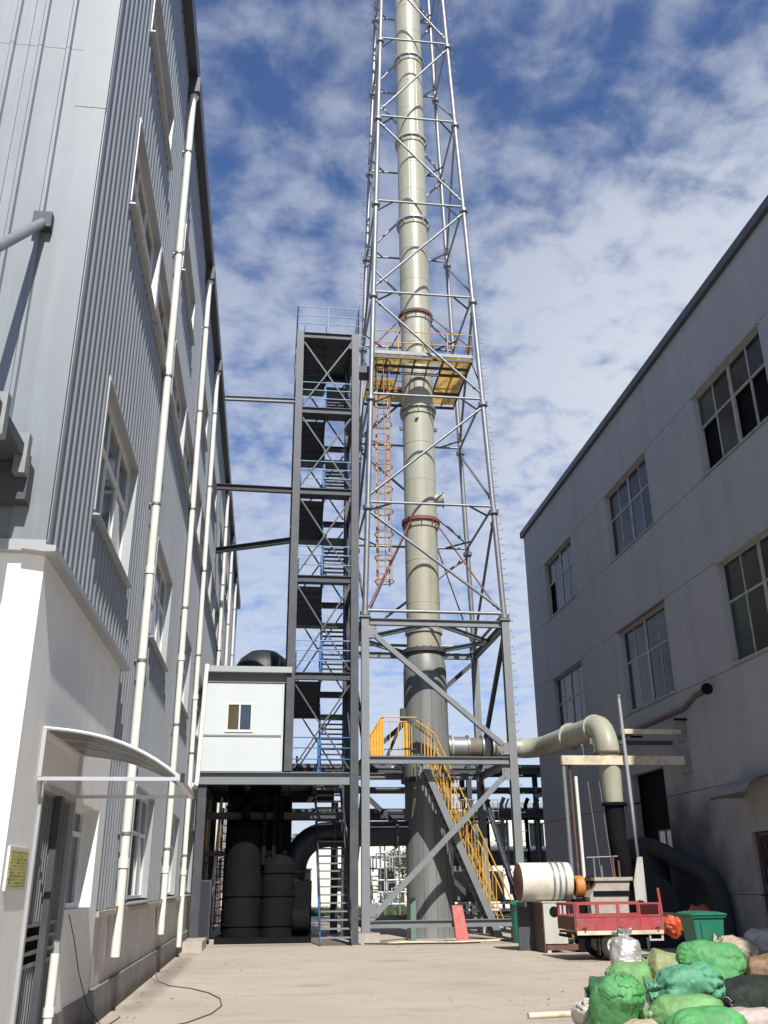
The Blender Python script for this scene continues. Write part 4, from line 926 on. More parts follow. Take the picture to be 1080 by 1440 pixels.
part('pole_cap', MB().tube((10.52, 26.7, 6.9), (10.52, 26.7, 6.98), .07, 10), GALV, sf)
for x, zt in ((9.6, 5.6), (9.95, 5.7)): part('hanger_rod', MB().tube((x, 27.0, 1.3), (x-.15, 27.3, zt), .012, 5), STEEL, sf)
part('saddle', MB().box(9.8, 10.6, 27.5, 27.62, 5.62, 5.80), BEIGEM, sf); part('cantilever', MB().box(10.55, 12.42, 27.5, 27.62, 5.62, 5.74), DARKST, sf)
wpipe = thing('wall_pipe', 'brown pipe with a flanged end running along the workshop wall below the second floor windows', 'pipe', (12.25, 24.3, 6.7))
part('pipe', MB().poly([(12.2, 24.35, 6.72), (12.2, 25.2, 6.66), (12.2, 25.9, 6.45), (12.2, 31.5, 6.38)], .085, 12), BROWN, wpipe)
part('flange', MB().lathe((12.2, 24.30, 6.72), [(.001, 0), (.16, 0), (.16, .08), (.085, .08)], 16, axis='y'), SOOT_SHADE, wpipe)
for y in (26.5, 30): part('bracket', MB().box(12.1, 12.497, y, y+.05, 6.2, 6.26), SOOT_SHADE, wpipe)

# ------------------------------------------------------------------ white tank, cabinet and pump machinery
wt = thing('white_tank', 'rust stained offwhite cylindrical tank with steel straps lying on a stand', 'tank', (7.7, 26.5, 0))
part('shell', MB().lathe((7.02, 26.55, 1.74), [(.50, 0), (.50, 1.42)], 36, axis='x'), OFFW, wt)
for x, s in ((7.02, -1), (8.44, 1)): part('end_cap', MB().lathe((x, 26.55, 1.74), [(.50, 0), (.40, .05*s), (.2, .09*s), (.001, .10*s)], 36, axis='x', smooth_prof=True), RUSTED if s < 0 else OFFW, wt)
for x in (7.88, 8.04, 8.20): part('strap', MB().lathe((x, 26.55, 1.74), [(.502, 0), (.525, 0), (.525, .05), (.502, .05)], 36, axis='x'), STEEL, wt)
part('stand', MB().box(7.05, 8.45, 26.95, 27.05, 0, 1.22).box(7.05, 7.12, 26.2, 26.95, 1.12, 1.22), DARKST, wt)
gc = thing('grey_cabinet', 'stained grey machine cabinet with a round black port, under the white tank', 'cabinet', (7.9, 26.2, 0))
part('body', MB().box(7.50, 8.12, 25.95, 26.85, .22, 1.22), CABGREY, gc); part('side_panel', MB().box(7.47, 7.498, 25.95, 26.85, .02, 1.24), BROWN, gc)
part('port', MB().lathe((7.79, 25.95, 1.0), [(.001, -.03), (.10, -.03), (.13, -.02), (.13, 0)], 20, axis='y'), SOOT_SHADE, gc)
part('base_frame', MB().box(7.52, 8.5, 25.98, 26.06, .06, .2), RUSTED, gc); part('base_frame', MB().box(7.52, 8.5, 26.7, 26.8, .06, .2), RUSTED, gc)
for x in (7.55, 8.4): part('foot', MB().box(x, x+.1, 25.97, 26.8, 0, .058), CABGREY, gc)
part('top_lip', MB().box(7.46, 8.14, 25.93, 26.87, 1.222, 1.25), CABGREY, gc)
ph = thing('pump_hopper', 'dusty concrete coloured hopper machine with pipe stubs, behind the red cargo tricycle', 'machine', (9.2, 26.0, 0))
part('body', MB().prism([(8.75, 25.6, 0), (9.75, 25.6, 0), (9.75, 25.6, 1.25), (9.85, 25.6, 1.75), (8.95, 25.6, 1.75), (8.70, 25.6, 1.35)], (0, .7, 0)), CONC, ph)
part('brim', MB().box(8.85, 9.92, 25.54, 26.36, 1.752, 1.84), CONC, ph); part('band', MB().box(8.8, 9.78, 25.57, 25.598, 1.38, 1.50), SOOT_SHADE, ph)
for x, h in ((9.0, .5), (9.55, .55), (9.7, .42), (9.2, .3)): part('pipe_stub', MB().tube((x, 25.9, 1.84), (x, 25.9, 1.84+h), .03, 8), RUSTED if x > 9.5 else GALV, ph)
part('frame_rail', MB().tube((8.9, 26.2, 2.35), (9.8, 26.2, 2.38), .02, 6), GALV, ph)
part('side_plate', MB().prism([(10.0, 25.7, 1.2), (10.32, 25.7, 1.2), (10.32, 25.7, 2.35), (10.18, 25.7, 2.35), (10.0, 25.7, 1.7)], (0, .04, 0)), CABGREY, ph)
part('valve', MB().lathe((10.1, 25.6, 1.1), [(.001, 0), (.16, 0), (.16, .1), (.001, .1)], 16, axis='y'), SOOT_SHADE, ph)
om = thing('orange_motor', 'round orange motor cover beside the white tank', 'motor', (8.62, 26.1, 1.3))
part('cover', MB().lathe((8.45, 26.1, 1.62), [(.22, 0), (.27, .04), (.27, .22), (.2, .28), (.001, .3)], 28, axis='x'), ORGT, om)
part('fan_side', MB().lathe((8.82, 26.1, 1.62), [(.25, 0), (.25, .28), (.001, .30)], 24, axis='x'), SOOT_SHADE, om); part('mount', MB().box(8.4, 9.0, 25.95, 26.25, 0, 1.3), SOOT_SHADE, om)

# ------------------------------------------------------------------ red cargo tricycle
tr = thing('cargo_tricycle', 'battered red cargo tricycle with an empty railed bed parked beside the workshop', 'tricycle', (8.5, 23.6, 0))
bx0, bx1, by0, by1 = 7.42, 9.55, 23.0, 24.35
part('bed_floor', MB().box(bx0, bx1, by0, by1, .58, .63), RUSTED, tr)
for y in (by0-.03, by1):
    sp = part('side_panel', MB().box(bx0+.004, bx1-.004, y, y+.03, .66, .95), REDT, tr)
    part('lower_strip', MB().box(bx0, bx1, y-.008, y+.034, .565, .655), BEIGEM, sp)
    part('upper_lip', MB().box(bx0, bx1, y-.012, y+.04, .952, .99), REDT, sp)
    part('top_rail', MB().box(bx0, bx1, y-.005, y+.035, 1.22, 1.26), REDT, sp)
    for x in (bx0, bx0+.5, bx0+1.02, bx0+1.56, bx1-.07): part('rail_post', MB().box(x, x+.045, y-.002, y+.032, .992, 1.218), REDT, sp)
tg = part('tailgate', MB().box(bx0-.035, bx0-.002, by0, by1, .66, .96), RUSTED, tr)
part('top_rail', MB().box(bx0-.04, bx0-.002, by0, by1, 1.20, 1.25), REDT, tg)
for y in (by0, by0+.45, by0+.9, by1-.05): part('rail_post', MB().box(bx0-.035, bx0-.004, y, y+.045, .965, 1.198), REDT, tg)
hd = part('headboard', MB().box(bx1+.002, bx1+.035, by0-.02, by1+.02, .6, 1.0), REDT, tr)
for y in (by0-.02,): part('headboard_post', MB().bar((bx1+.02, y+.02, 1.0), (bx1-.02, y+.02, 1.58), .05, .05), REDT, hd)
part('headboard_rail', MB().box(bx1+.003, bx1+.034, by0, by1, 1.0, 1.24), REDT, hd)
for y in (23.35, 24.0): part('chassis_rail', MB().box(7.5, 10.6, y, y+.07, .47, .565), SOOT_SHADE, tr)
part('axle', MB().tube((8.34, 23.02, .32), (8.34, 24.36, .32), .04, 10), SOOT_SHADE, tr)
for y in (23.02, 24.22):
    wl = part('wheel', MB().lathe((8.34, y, .33), [(.33, .03), (.33, .11), (.28, .14), (.19, .13), (.19, .01), (.28, 0), (.33, .03)], 28, axis='y'), BLACK, tr)
    part('rim', MB().lathe((8.34, y, .33), [(.188, .02), (.15, .045), (.06, .03), (.001, .02)], 24, axis='y'), OFFW, wl)
    part('mudguard', MB().poly([(8.34+.40*math.cos(t), y+.07, .33+.40*math.sin(t)) for t in [R(20+14*i) for i in range(11)]], .03, 5), SOOT_SHADE, tr)
for x in (7.75, 8.95): part('spring', MB().box(x, x+.06, 23.2, 23.3, .3, .47), SOOT_SHADE, tr)
for x in (7.6, 8.5, 9.4): part('latch', MB().box(x, x+.03, 22.945, 22.957, .62, .74).tube((x-.04, 22.94, .72), (x+.07, 22.94, .72), .012, 6), RUSTED, tr)
for x in (7.95, 8.72): part('mud_flap', MB().box(x, x+.02, 23.02, 23.2, .12, .5), BLACK, tr)
part('tail_lamp', MB().box(7.36, 7.384, 23.1, 23.25, .5, .58), ORGT, tr); part('tail_bar', MB().box(7.385, 7.42, 23.02, 24.33, .49, .555), SOOT_SHADE, tr)
for x in (7.9, 8.45, 9.0): part('panel_rib', MB().box(x, x+.03, 22.958, 22.969, .665, .945), REDT, tr)
part('bumper_frame', MB().box(9.2, 9.55, 23.0, 23.04, .42, .46).box(9.2, 9.24, 23.0, 23.04, .462, .56).box(9.5, 9.55, 23.0, 23.04, .462, .56), CABGREY, tr)
part('seat', MB().box(9.75, 10.15, 23.4, 23.95, .88, 1.0), BLACK, tr); part('seat_box', MB().box(9.72, 10.18, 23.38, 23.97, .57, .878), REDT, tr)
part('front_fairing', MB().prism([(10.6, 23.3, .5), (10.95, 23.3, .55), (11.0, 23.3, 1.0), (10.82, 23.3, 1.18), (10.6, 23.3, .9)], (0, .75, 0)), REDT, tr)
part('fork', MB().bar((10.8, 23.67, 1.1), (11.05, 23.67, .33), .08, .06), SOOT_SHADE, tr)
part('handlebar', MB().poly([(10.62, 23.25, 1.22), (10.75, 23.45, 1.2), (10.8, 23.67, 1.15), (10.75, 23.9, 1.2), (10.62, 24.1, 1.22)], .018, 6), SOOT_SHADE, tr)
fwl = part('wheel', MB().lathe((11.05, 23.6, .29), [(.29, .03), (.29, .10), (.24, .13), (.16, .12), (.16, .01), (.24, 0), (.29, .03)], 24, axis='y'), BLACK, tr)
part('rim', MB().lathe((11.05, 23.6, .29), [(.158, .02), (.12, .04), (.001, .03)], 20, axis='y'), OFFW, fwl)

# soft bags and sacks
def soft(name, c, Ln, Wd, Ht, yaw, pitch, m, label, cat, seed, neck=0, roll=0, group=None, wr=1.0, nu=64, nv=52):
    """filled woven bag: pillow body, one sewn end, the other sewn or gathered into a tied neck (neck>0)"""
    rg = random.Random(seed); so = Vector((rg.uniform(0, 50), rg.uniform(0, 50), rg.uniform(0, 50)))
    rot = Matrix.Rotation(R(yaw), 4, 'Z') @ Matrix.Rotation(R(pitch), 4, 'Y') @ Matrix.Rotation(R(roll), 4, 'X')
    b = MB(); rings = []
    for i in range(nu+1):
        s = -1+2*i/nu
        a = abs(s)
        f = (1-a**3.2)**.5 if a < 1 else 0
        wv, hv = Wd/2*(.35+.65*f) , Ht/2*f+.012
        x = s*Ln/2
        if neck and s > .55:
            q = (s-.55)/.45
            if q < .6: k = q/.6; ww = (1-k)**.75; wv = Wd/2*(.14+.80*ww); hv = Ht/2*(.16+.80*ww)
            else: k = (q-.6)/.4; wv = Wd/2*(.14+.26*k*neck); hv = Ht/2*(.16+.30*k*neck)
        ring = []
        for j in range(nv):
            t = 2*math.pi*j/nv; ct, st_ = math.cos(t), math.sin(t)
            e = .82
            y = wv*math.copysign(abs(ct)**e, ct); z = hv*math.copysign(abs(st_)**e, st_)
            p = Vector((x, y, z)); nn = Vector((0, y, z)).normalized() if (y or z) else Vector((0,0,1))
            em = .5+1.2*max(0, (a-.3)/.7)
            d1 = noise.noise(p*2.6/max(Ln, .3)+so)*.15*Ht + noise.noise(p*6+so)*.03*Ht*wr - em*.05*Ht*wr*max(0, 1-9*abs(noise.noise(Vector((p.x*3.0, p.y*5.5, p.z*5.5))+so*1.7))) - em*.025*Ht*wr*max(0, 1-7*abs(noise.noise(p*9+so*.6)))
            fold = noise.noise(Vector((p.x*2.5, t*2.2, 0))+so)
            edge = max(0, a-.35)/.65
            d1 += wr*edge*.055*Ht*math.sin(t*9+fold*5+so.x) + wr*.03*Ht*abs(fold)
            if neck and s > .8: d1 += .10*Ht*math.sin(t*5+so.y)
            ring.append(p+nn*d1)
        rings.append(ring)
    ground = -10
    for i in range(nu+1):
        if False:
            for p in rings[i]: p.z += .02*math.sin(i)
        for p in rings[i]:
            q = rot @ p; q = q+Vector(c)
            if q.z < .015: q.z = .015+.02*max(0, q.z+.5)*0
            b.v.append(tuple(q))
    for i in range(nu):
        for j in range(nv):
            b.f.append((i*nv+j, (i+1)*nv+j, (i+1)*nv+(j+1) % nv, i*nv+(j+1) % nv)); b.sm.append(True)
    b.f.append(tuple(range(nv))); b.sm.append(False)
    b.f.append(tuple(nu*nv+nv-1-j for j in range(nv))); b.sm.append(False)
    o = solo(name, b, m, label, cat, c, group)
    if neck >= .8:      # cord round the gathered neck
        i0 = int(round(nu*(1+.82)/2)); ctr = sum((Vector(b.v[i0*nv+j]) for j in range(nv)), Vector())/nv
        pts = [ctr+(Vector(b.v[i0*nv+j])-ctr)*1.06 for j in range(0, nv, 3)]
        part('tie_cord', MB().poly(pts, .009, 6, closed=True), SK_WHITE, o)
    # sewn seam across the flat end
    i1 = 1; pts = [Vector(b.v[i1*nv+j]) for j in range(0, nv, 2)]; ctr = sum(pts, Vector())/len(pts)
    part('sewn_seam', MB().poly([ctr+(p-ctr)*1.03 for p in pts], .006, 5, closed=True), SK_DKGR if m in (SK_GREEN, SK_LIME, SK_TEAL, SK_DKGR) else SK_WHITE, o)
    return o
soft('plastic_bag', (9.86, 23.15, .72), .5, .42, .42, 20, 10, mat('orange_red_plastic', (.60, .10, .04), .4, 0, .2, 8, trans=.15), 'crumpled orange red plastic bag hanging at the front of the red tricycle bed', 'bag', 91, neck=.6, wr=2.2)
GR = 'filled sacks heaped at the lower right'
SK = [
 ('silver', (6.86, 18.4, .40), .95, .60, .46, 80, -72, SK_SILVER, 'upright shiny silver sack tied at the top, rearmost left of the heap', 1.6),
 ('gtr', (7.45, 16.1, .50), 1.10, .62, .52, 168, -6, SK_GREEN, 'plump bright green sack lying highest at the rear right of the heap', 0),
 ('tan', (7.45, 18.0, .26), .85, .60, .50, 170, -8, SK_TAN, 'tan green sack lying behind the teal sack, between silver and bright green sacks', .8),
 ('teal', (5.52, 12.8, .46), .98, .56, .46, 172, 8, SK_TEAL, 'dirty teal green sack lying across the middle of the heap with a crumpled end', 1.3),
 ('lime', (5.95, 15.9, .27), .82, .62, .50, 20, 4, SK_LIME, 'pale lime green sack directly in front of the silver sack', .6),
 ('dk', (5.30, 15.4, .18), .52, .46, .36, 150, 12, SK_DKGR, 'small dark green sack poking out at the left edge of the heap', .5),
 ('fg', (4.36, 12.2, .34), .78, .60, .48, 112, 48, SK_GREEN, 'bright green sack slumped on its end at the front left of the heap', 0),
 ('lm', (5.10, 12.0, .24), 1.00, .60, .44, 176, 5, SK_LIME, 'yellow green sack with a dark crumpled neck, just below the teal sack', 1.4),
 ('bt', (5.10, 11.35, .17), .95, .55, .40, 12, 0, SK_GREEN, 'green sack at the bottom edge in front, lowest of the heap', 0),
 ('wl', (4.24, 12.8, .17), .62, .46, .34, 75, 14, SK_WHITE, 'dusty white sack squeezed under the front left green sack', .8),
 ('wm', (6.35, 13.6, .24), .70, .50, .30, 25, -10, SK_WHITE, 'torn white sack sticking out to the right of the teal sack', 1.0),
 ('g2', (7.25, 15.5, .24), .95, .55, .42, 8, 6, SK_GREEN, 'green sack with a pointed end wedged under the plump highest green sack', 1.0),
 ('wr', (10.15, 20.6, .32), .95, .60, .55, 150, -10, SK_BEIGE, 'dusty beige sack with a knotted end, right of the green wheelie bin', 1.1),
 ('br', (11.75, 22.4, .34), .90, .70, .62, 20, 0, SK_WHITE, 'pale dusty sack at the far right edge below the barred gate', .5),
 ('bl', (6.75, 13.3, .24), 1.30, .85, .50, 15, 0, SK_BLACK, 'big black sack at the right edge of the heap', .8),
 ('bn', (8.50, 16.2, .30), .85, .60, .52, 140, 0, SK_BROWN, 'brown sack at the right edge behind the black sack', .6),
 ('dg', (8.70, 18.0, .30), .90, .55, .48, 60, -14, SK_DKGR, 'crumpled dark green sack between the beige knotted sack and the plump green sack', 1.4),
 ('bb', (4.72, 12.1, .10), .80, .50, .24, 20, 0, SK_BEIGE, 'flat beige sack lying under the front green sacks', .7),
 ('pk', (5.95, 11.9, .15), .80, .50, .30, 8, 0, SK_PINK, 'pink stained white sack at the bottom edge, right of the lowest green sack', .6),
]
for i, (n_, c, Ln, Wd, Ht, yaw, pitch, m, lab, neck) in enumerate(SK):
    soft('filled_sack', c, Ln, Wd, Ht, yaw, pitch, m, lab, 'sack', 20+i, neck=neck, group=GR, wr=2.1 if n_ in ('silver', 'teal', 'dg', 'wm', 'wr', 'wl') else 1.0)
solo('ground_pipe', MB().tube((3.70, 13.9, .04), (4.75, 14.05, .04), .04, 12), BEIGEM, 'short beige pipe lying on the concrete left of the sacks', 'pipe', (4.2, 14, 0))

# green wheelie bin
wb = thing('wheelie_bin', 'green plastic wheelie bin with a flat lid in front of the workshop wall', 'bin', (9.75, 21.2, 0))
def taper(mb, x0, x1, y0, y1, z0, x0t, x1t, y0t, y1t, z1):
    i = len(mb.v); mb.v += [(x0,y0,z0),(x1,y0,z0),(x1,y1,z0),(x0,y1,z0),(x0t,y0t,z1),(x1t,y0t,z1),(x1t,y1t,z1),(x0t,y1t,z1)]
    for q in ((3,2,1,0),(4,5,6,7),(0,1,5,4),(1,2,6,5),(2,3,7,6),(3,0,4,7)): mb.f.append(tuple(i+k for k in q)); mb.sm.append(False)
    return mb
part('body', taper(MB(), 9.50, 10.04, 21.0, 21.55, .12, 9.40, 10.10, 20.90, 21.6, .98), BINM, wb)
part('front_rib', taper(MB(), 9.62, 9.92, 20.975, 21.1, .2, 9.55, 9.96, 20.88, 21.0, .88), BINM, wb)
part('rim', MB().box(9.36, 10.14, 20.86, 21.64, .982, 1.03), BINM, wb)
lid = part('lid', MB().prism([(9.34, 20.83, 1.032), (10.16, 20.83, 1.032), (10.16, 20.83, 1.055), (9.95, 20.83, 1.10), (9.55, 20.83, 1.10), (9.34, 20.83, 1.055)], (0, .86, 0)), BINM, wb)
for x in (9.45, 9.6, 9.75): part('hinge', MB().box(x-.03, x+.03, 21.68, 21.76, .99, 1.08), BINM, lid)
part('handle', MB().tube((9.36, 21.74, 1.0), (10.14, 21.74, 1.0), .02, 8), BINM, wb)
for x in (9.42, 10.06): part('wheel', MB().lathe((x, 21.6, .11), [(.001, 0), (.11, 0), (.11, .06), (.001, .06)], 16, axis='x'), BLACK, wb)
gb = thing('green_barrel', 'slim green lidded waste barrel left of the grey cabinet', 'bin', (8.05, 30.4, 0))
part('body', MB().lathe((8.05, 30.4, 0), [(.001, 0), (.27, 0), (.31, 1.05)], 24), BINM, gb)
part('lid', MB().lathe((8.05, 30.4, 1.05), [(.33, 0), (.34, .06), (.25, .14), (.001, .17)], 24), BINM, gb)
part('band', MB().lathe((8.05, 30.4, .95), [(.305, 0), (.325, 0), (.325, .05), (.305, .05)], 24), DARKST, gb)

# small things round the tower foot
rbd = MB(); rbd.prism([(6.12, 31.05, 0), (6.52, 31.03, 0), (6.40, 31.35, 1.06), (6.06, 31.37, 1.06)], (0, .05, .01))
solo('red_board', rbd, REDB, 'worn red board leaning against the foot of the chimney tower', 'board', (6.3, 31.1, 0))
solo('hose', MB().poly([(3.9, 30.9, .03), (4.6, 31.2, .03), (5.5, 30.8, .03), (6.3, 30.9, .03), (7.2, 31.15, .03), (7.9, 31.6, .03), (8.6, 32.2, .03)], .03, 8), BEIGEM, 'beige hose lying on the ground along the foot of the tower', 'hose', (5.5, 30.8, 0))
solo('black_hose', MB().poly([(3.2, 31.0, .02), (4.1, 30.6, .02), (5.2, 30.65, .02), (6.1, 30.45, .02), (6.8, 30.75, .02)], .022, 8), BLACK, 'thin black hose lying in front of the chimney base', 'hose', (5, 30.6, 0))
solo('green_post', MB().box(4.86, 5.04, 32.3, 32.45, 0, 1.25).box(4.82, 5.08, 32.26, 32.49, 1.25, 1.29), mat('faded_green_paint', (.12, .22, .17), .6, 0, .15, 4), 'short faded green post left of the chimney base', 'post', (4.95, 32.4, 0))
bgp = thing('pipe_bench', 'low white pipe bench behind the tower foot, right of the chimney', 'bench', (8.5, 37.5, 0))
for z in (.75, 1.0): part('rail', MB().tube((7.2, 37.6, z), (10.2, 37.6, z), .05, 8), PVC, bgp)
for x in (7.4, 8.6, 9.9): part('leg', MB().box(x, x+.08, 37.56, 37.64, 0, .74), DARKST, bgp)
BL = [('left dented grey ribbed drum on the stand behind the tower', 7.7), ('right larger grey ribbed drum on the stand behind the tower', 9.0)]
for lab, x in BL:
    r_ = .55 if x < 8 else .66
    d_ = thing('ribbed_drum', lab, 'drum', (x, 39.0, 1.1), 'grey drums behind the tower')
    part('shell', MB().lathe((x, 39.0, 1.1), [(.001, 0), (r_, 0), (r_*1.04, .5), (r_, 1.05), (.001, 1.08)], 28), mat('grey_drum_paint', (.30, .30, .28), .6, 0, .15, 3, dirt=RUST, dirt_amt=.4), d_)
    for k in range(18):
        a = k*math.pi/9; part('rib', MB().bar((x+r_*1.03*math.cos(a), 39+r_*1.03*math.sin(a), 1.14), (x+r_*1.03*math.cos(a), 39+r_*1.03*math.sin(a), 2.12), .03, .03), GALV, d_)
sdk = thing('drum_stand', 'dark steel stand carrying two grey drums behind the tower', 'stand', (8.4, 39, 0))
part('top', MB().box(7.0, 9.9, 38.3, 39.7, 1.0, 1.09), DARKST, sdk)
for x in (7.05, 9.75):
    for y in (38.35, 39.55): part('leg', MB().box(x, x+.1, y, y+.1, 0, .998), DARKST, sdk)

# ------------------------------------------------------------------ pipe rack and plant behind the tower
pr = thing('pipe_rack', 'dark steel pipe rack carrying several rows of pipes across the yard behind the tower', 'pipe rack', (5, 45, 0))
for x in (-1.5, 4.0, 9.6, 13.3, 19.0):
    for y in (44.4, 46.0): part('column', MB().hbeam((x, y, 0), (x, y, 7.1), .22, .22, (0,1,0)), DARKST, pr)
    for z in (4.75, 5.75, 6.75): part('cross_beam', MB().box(x-.08, x+.08, 44.52, 45.88, z-.18, z-.002), DARKST, pr)
for y in (44.4, 46.0):
    for z in (4.64, 6.66): part('long_beam', MB().hbeam((-1.38, y-.25, z), (18.9, y-.25, z), .12, .22), DARKST, pr)
rp = random.Random(3)
for i, (y, z, r_, m) in enumerate([(44.7, 4.86, .11, DARKST), (45.0, 4.83, .08, GALV), (45.4, 4.9, .15, DARKST), (45.75, 4.85, .1, TRIM), (44.7, 5.86, .11, DARKST), (45.0, 5.82, .07, REDROD), (45.3, 5.85, .1, DARKST), (45.7, 5.87, .12, GALV), (44.75, 6.85, .1, DARKST), (45.2, 6.92, .17, DARKST), (45.7, 6.84, .09, BROWN)]):
    part('pipe', MB().tube((-1.8, y, z), (19.6, y, z), r_, 12), m, pr)
    for k in range(3):
        x = rp.uniform(2, 15); part('pipe_clamp', MB().tube((x, y, z), (x+.12, y, z), r_+.03, 10), GALV, pr)
for k in range(9):
    x = 9.9+k*.42+rp.uniform(-.1, .1); z0 = rp.choice([0, 1.2, 2.4]); y = rp.uniform(44.2, 45.9)
    part('drop_pipe', MB().poly([(x, y, z0), (x, y, 5.2), (x+.15, y, 5.5)], rp.choice([.05, .07, .1]), 8), rp.choice([DARKST, GALV, SOOT_SHADE]), pr)
rl = MB()
part('catwalk', MB().box(6.5, 10.8, 43.5, 44.2, 4.28, 4.33), DARKST, pr)
for z in (4.8, 5.3): part('catwalk_rail', MB().tube((6.5, 43.5, z), (10.8, 43.5, z), .02, 6), GALV, pr)
for k in range(19): part('catwalk_post', MB().box(6.5+k*.235, 6.53+k*.235, 43.48, 43.51, 4.33, 5.3), GALV, pr)
# white process skid
ps = thing('process_skid', 'white tubular process skid full of small pipes, seen between stair tower and chimney', 'pipe skid', (7.3, 54, 0))
for x in (5.8, 6.6, 7.4, 8.2, 9.0):
    for y in (53, 55): part('upright', MB().tube((x, y, 0), (x, y, 4.0 if x > 6.5 else 3.0), .05, 6), GALV, ps)
for z in (.7, 1.3, 1.9, 2.5, 3.1, 3.8):
    part('rail', MB().tube((5.7, 53, z), (9.1, 53, z), .04, 6), PVC if z < 2 else GALV, ps); part('rail', MB().tube((5.7, 55, z), (9.1, 55, z), .04, 6), GALV, ps)
for k in range(16):
    x = rp.uniform(5.8, 9); z = rp.uniform(.5, 2.6); part('small_pipe', MB().poly([(x, 52.9, z), (x, 52.9, z+.7), (x+.4, 52.9, z+.7), (x+.4, 53.3, z+.7)], .045, 6), rp.choice([PVC, GALV, STEEL]), ps)
part('diagonal', MB().tube((5.9, 52.95, 3.0), (8.4, 52.95, 4.1), .06, 6), PVC, ps)
yf = thing('yellow_stair_frame', 'brownish yellow stair frame seen through the gap beside the factory wall', 'frame', (-2.0, 47, 0))
for x in (-2.9, -2.45, -2.0, -1.55, -1.1): part('upright', MB().tube((x, 47, 0), (x, 47, 5.2), .06, 6), ORANGE if x < -2 else RUSTED, yf)
for k in range(14): part('rung', MB().box(-2.95, -1.05, 46.95, 47.02, .4+k*.36, .45+k*.36), ORANGE if k % 3 else RUSTED, yf)
tl = thing('timber_lattice', 'dark lattice screen standing far behind the gap beside the factory wall', 'screen', (-1.6, 42, 0))
for k in range(4): part('upright', MB().box(-1.95+k*.3, -1.9+k*.3, 42, 42.05, 0, 3.2), DARKST, tl)
for k in range(10): part('slat', MB().box(-1.98, -.9, 41.96, 41.998, .25+k*.3, .29+k*.3), DARKST, tl)

# far buildings
def far_building(name, x0, x1, y0, y1, h, label, wins, roofc=TRIM, wallm=FARWHITE):
    t = thing(name, label, 'building', ((x0+x1)/2, y0, 0))
    ops = [(a, b_, c, d_) for a, b_, c, d_ in wins]
    part('front_wall', wall_cells(MB(), 'y', y0, x0, x1, 0, h, ops, .2, -1), wallm, t)
    part('body', MB().box(x0, x1, y0+.35, y1, 0, h-.002), wallm, t)
    part('side_wall', MB().box(x0, x0+.2, y0+.003, y0+.349, 0, h-.004).box(x1-.2, x1, y0+.003, y0+.349, 0, h-.004), wallm, t)
    part('roof_edge', MB().box(x0-.2, x1+.2, y0-.2, y1+.2, h, h+.3), roofc, t)
    for a, b_, c, d_ in wins:
        wdw = part('window', MB().box(a, a+.08, y0+.1, y0+.16, c, d_).box(b_-.08, b_, y0+.1, y0+.16, c, d_).box(a+.08, b_-.08, y0+.1, y0+.16, d_-.08, d_).box((a+b_)/2-.04, (a+b_)/2+.04, y0+.1, y0+.16, c, d_-.08), FRAME, t)
        part('pane', MB().box(a+.08, b_-.08, y0+.17, y0+.19, c, d_-.08), GLASS, wdw)
far_building('far_workshop', -6, 13, 72, 84, 4.9, 'low white building far behind, between the stair tower and the chimney', [(-4+i*3.1, -2.6+i*3.1, 1.2, 2.8) for i in range(5)])
far_building('far_office', 15.2, 27, 66, 80, 6.6, 'white building far behind, right of the chimney and beyond the pipe rack', [(16.0, 17.0, 3.9, 5.6), (18.4, 19.6, 3.4, 5.6), (20.4, 21.4, 4.2, 5.6)])
far_building('far_block', -34, -8, 90, 104, 7, 'long pale block on the far left horizon behind the grey factory', [(-30+i*5, -28+i*5, 3.5, 5.2) for i in range(4)])
far_building('far_hall', 28, 66, 84, 104, 8, 'long pale hall on the far right horizon behind the workshop', [(32+i*6, 35+i*6, 3.5, 5.2) for i in range(5)])
shd = thing('open_shed', 'dark open shed roof beyond the pipe rack, below the far white building', 'shed', (14, 56, 0))
part('roof', MB().prism([(10.5, 54, 2.6), (22, 54, 2.6), (22, 54, 3.4), (10.5, 54, 3.4)], (0, 5, .4)), DARKST, shd)
for x in (10.8, 14.2, 17.6, 21.5): part('post', MB().box(x, x+.15, 54.2, 54.35, 0, 2.62), STEEL, shd)
part('stored_box', MB().box(11.6, 13.0, 56, 57.5, 0, 1.6), mat('purple_grey_tarp', (.28, .24, .33), .6), shd); part('stored_box', MB().box(15.0, 16.8, 56, 57.5, 0, 1.3), BLUE, shd)
dp = MB(); nn = 18
for i in range(nn):
    for j in range(10):
        def H_(i, j):
            u, v = i/nn*2-1, j/10*2-1; r2 = u*u+v*v
            return (9.4+u*2.4, 48.9+v*1.6, max(0, (1-r2))*2.3*(1+.35*noise.noise(Vector((u*3, v*3, 1))))-.02)
        dp.face([H_(i, j), H_(i+1, j), H_(i+1, j+1), H_(i, j+1)], True)
o = struct('soil_heap', dp, SOIL)
# grass strip
gs = MB(); gs.face([(2, 58, .02), (14.8, 58, .02), (14.8, 71.9, .02), (2, 71.9, .02)]); struct('grass_bed', gs, GRASS)
gb_ = MB(); rgx = random.Random(11)
for k in range(9000):
    x, y = rgx.uniform(2, 14.8), 58+rgx.random()**1.5*13.5; h = rgx.uniform(.12, .4); a = rgx.uniform(0, 6.28); dx, dy = .03*math.cos(a), .03*math.sin(a)
    gb_.face([(x-dx, y-dy, .02), (x+dx, y+dy, .02), (x+rgx.uniform(-.1, .1), y+rgx.uniform(-.1, .1), h)])
struct('grass', gb_, LEAF, 'stuff')
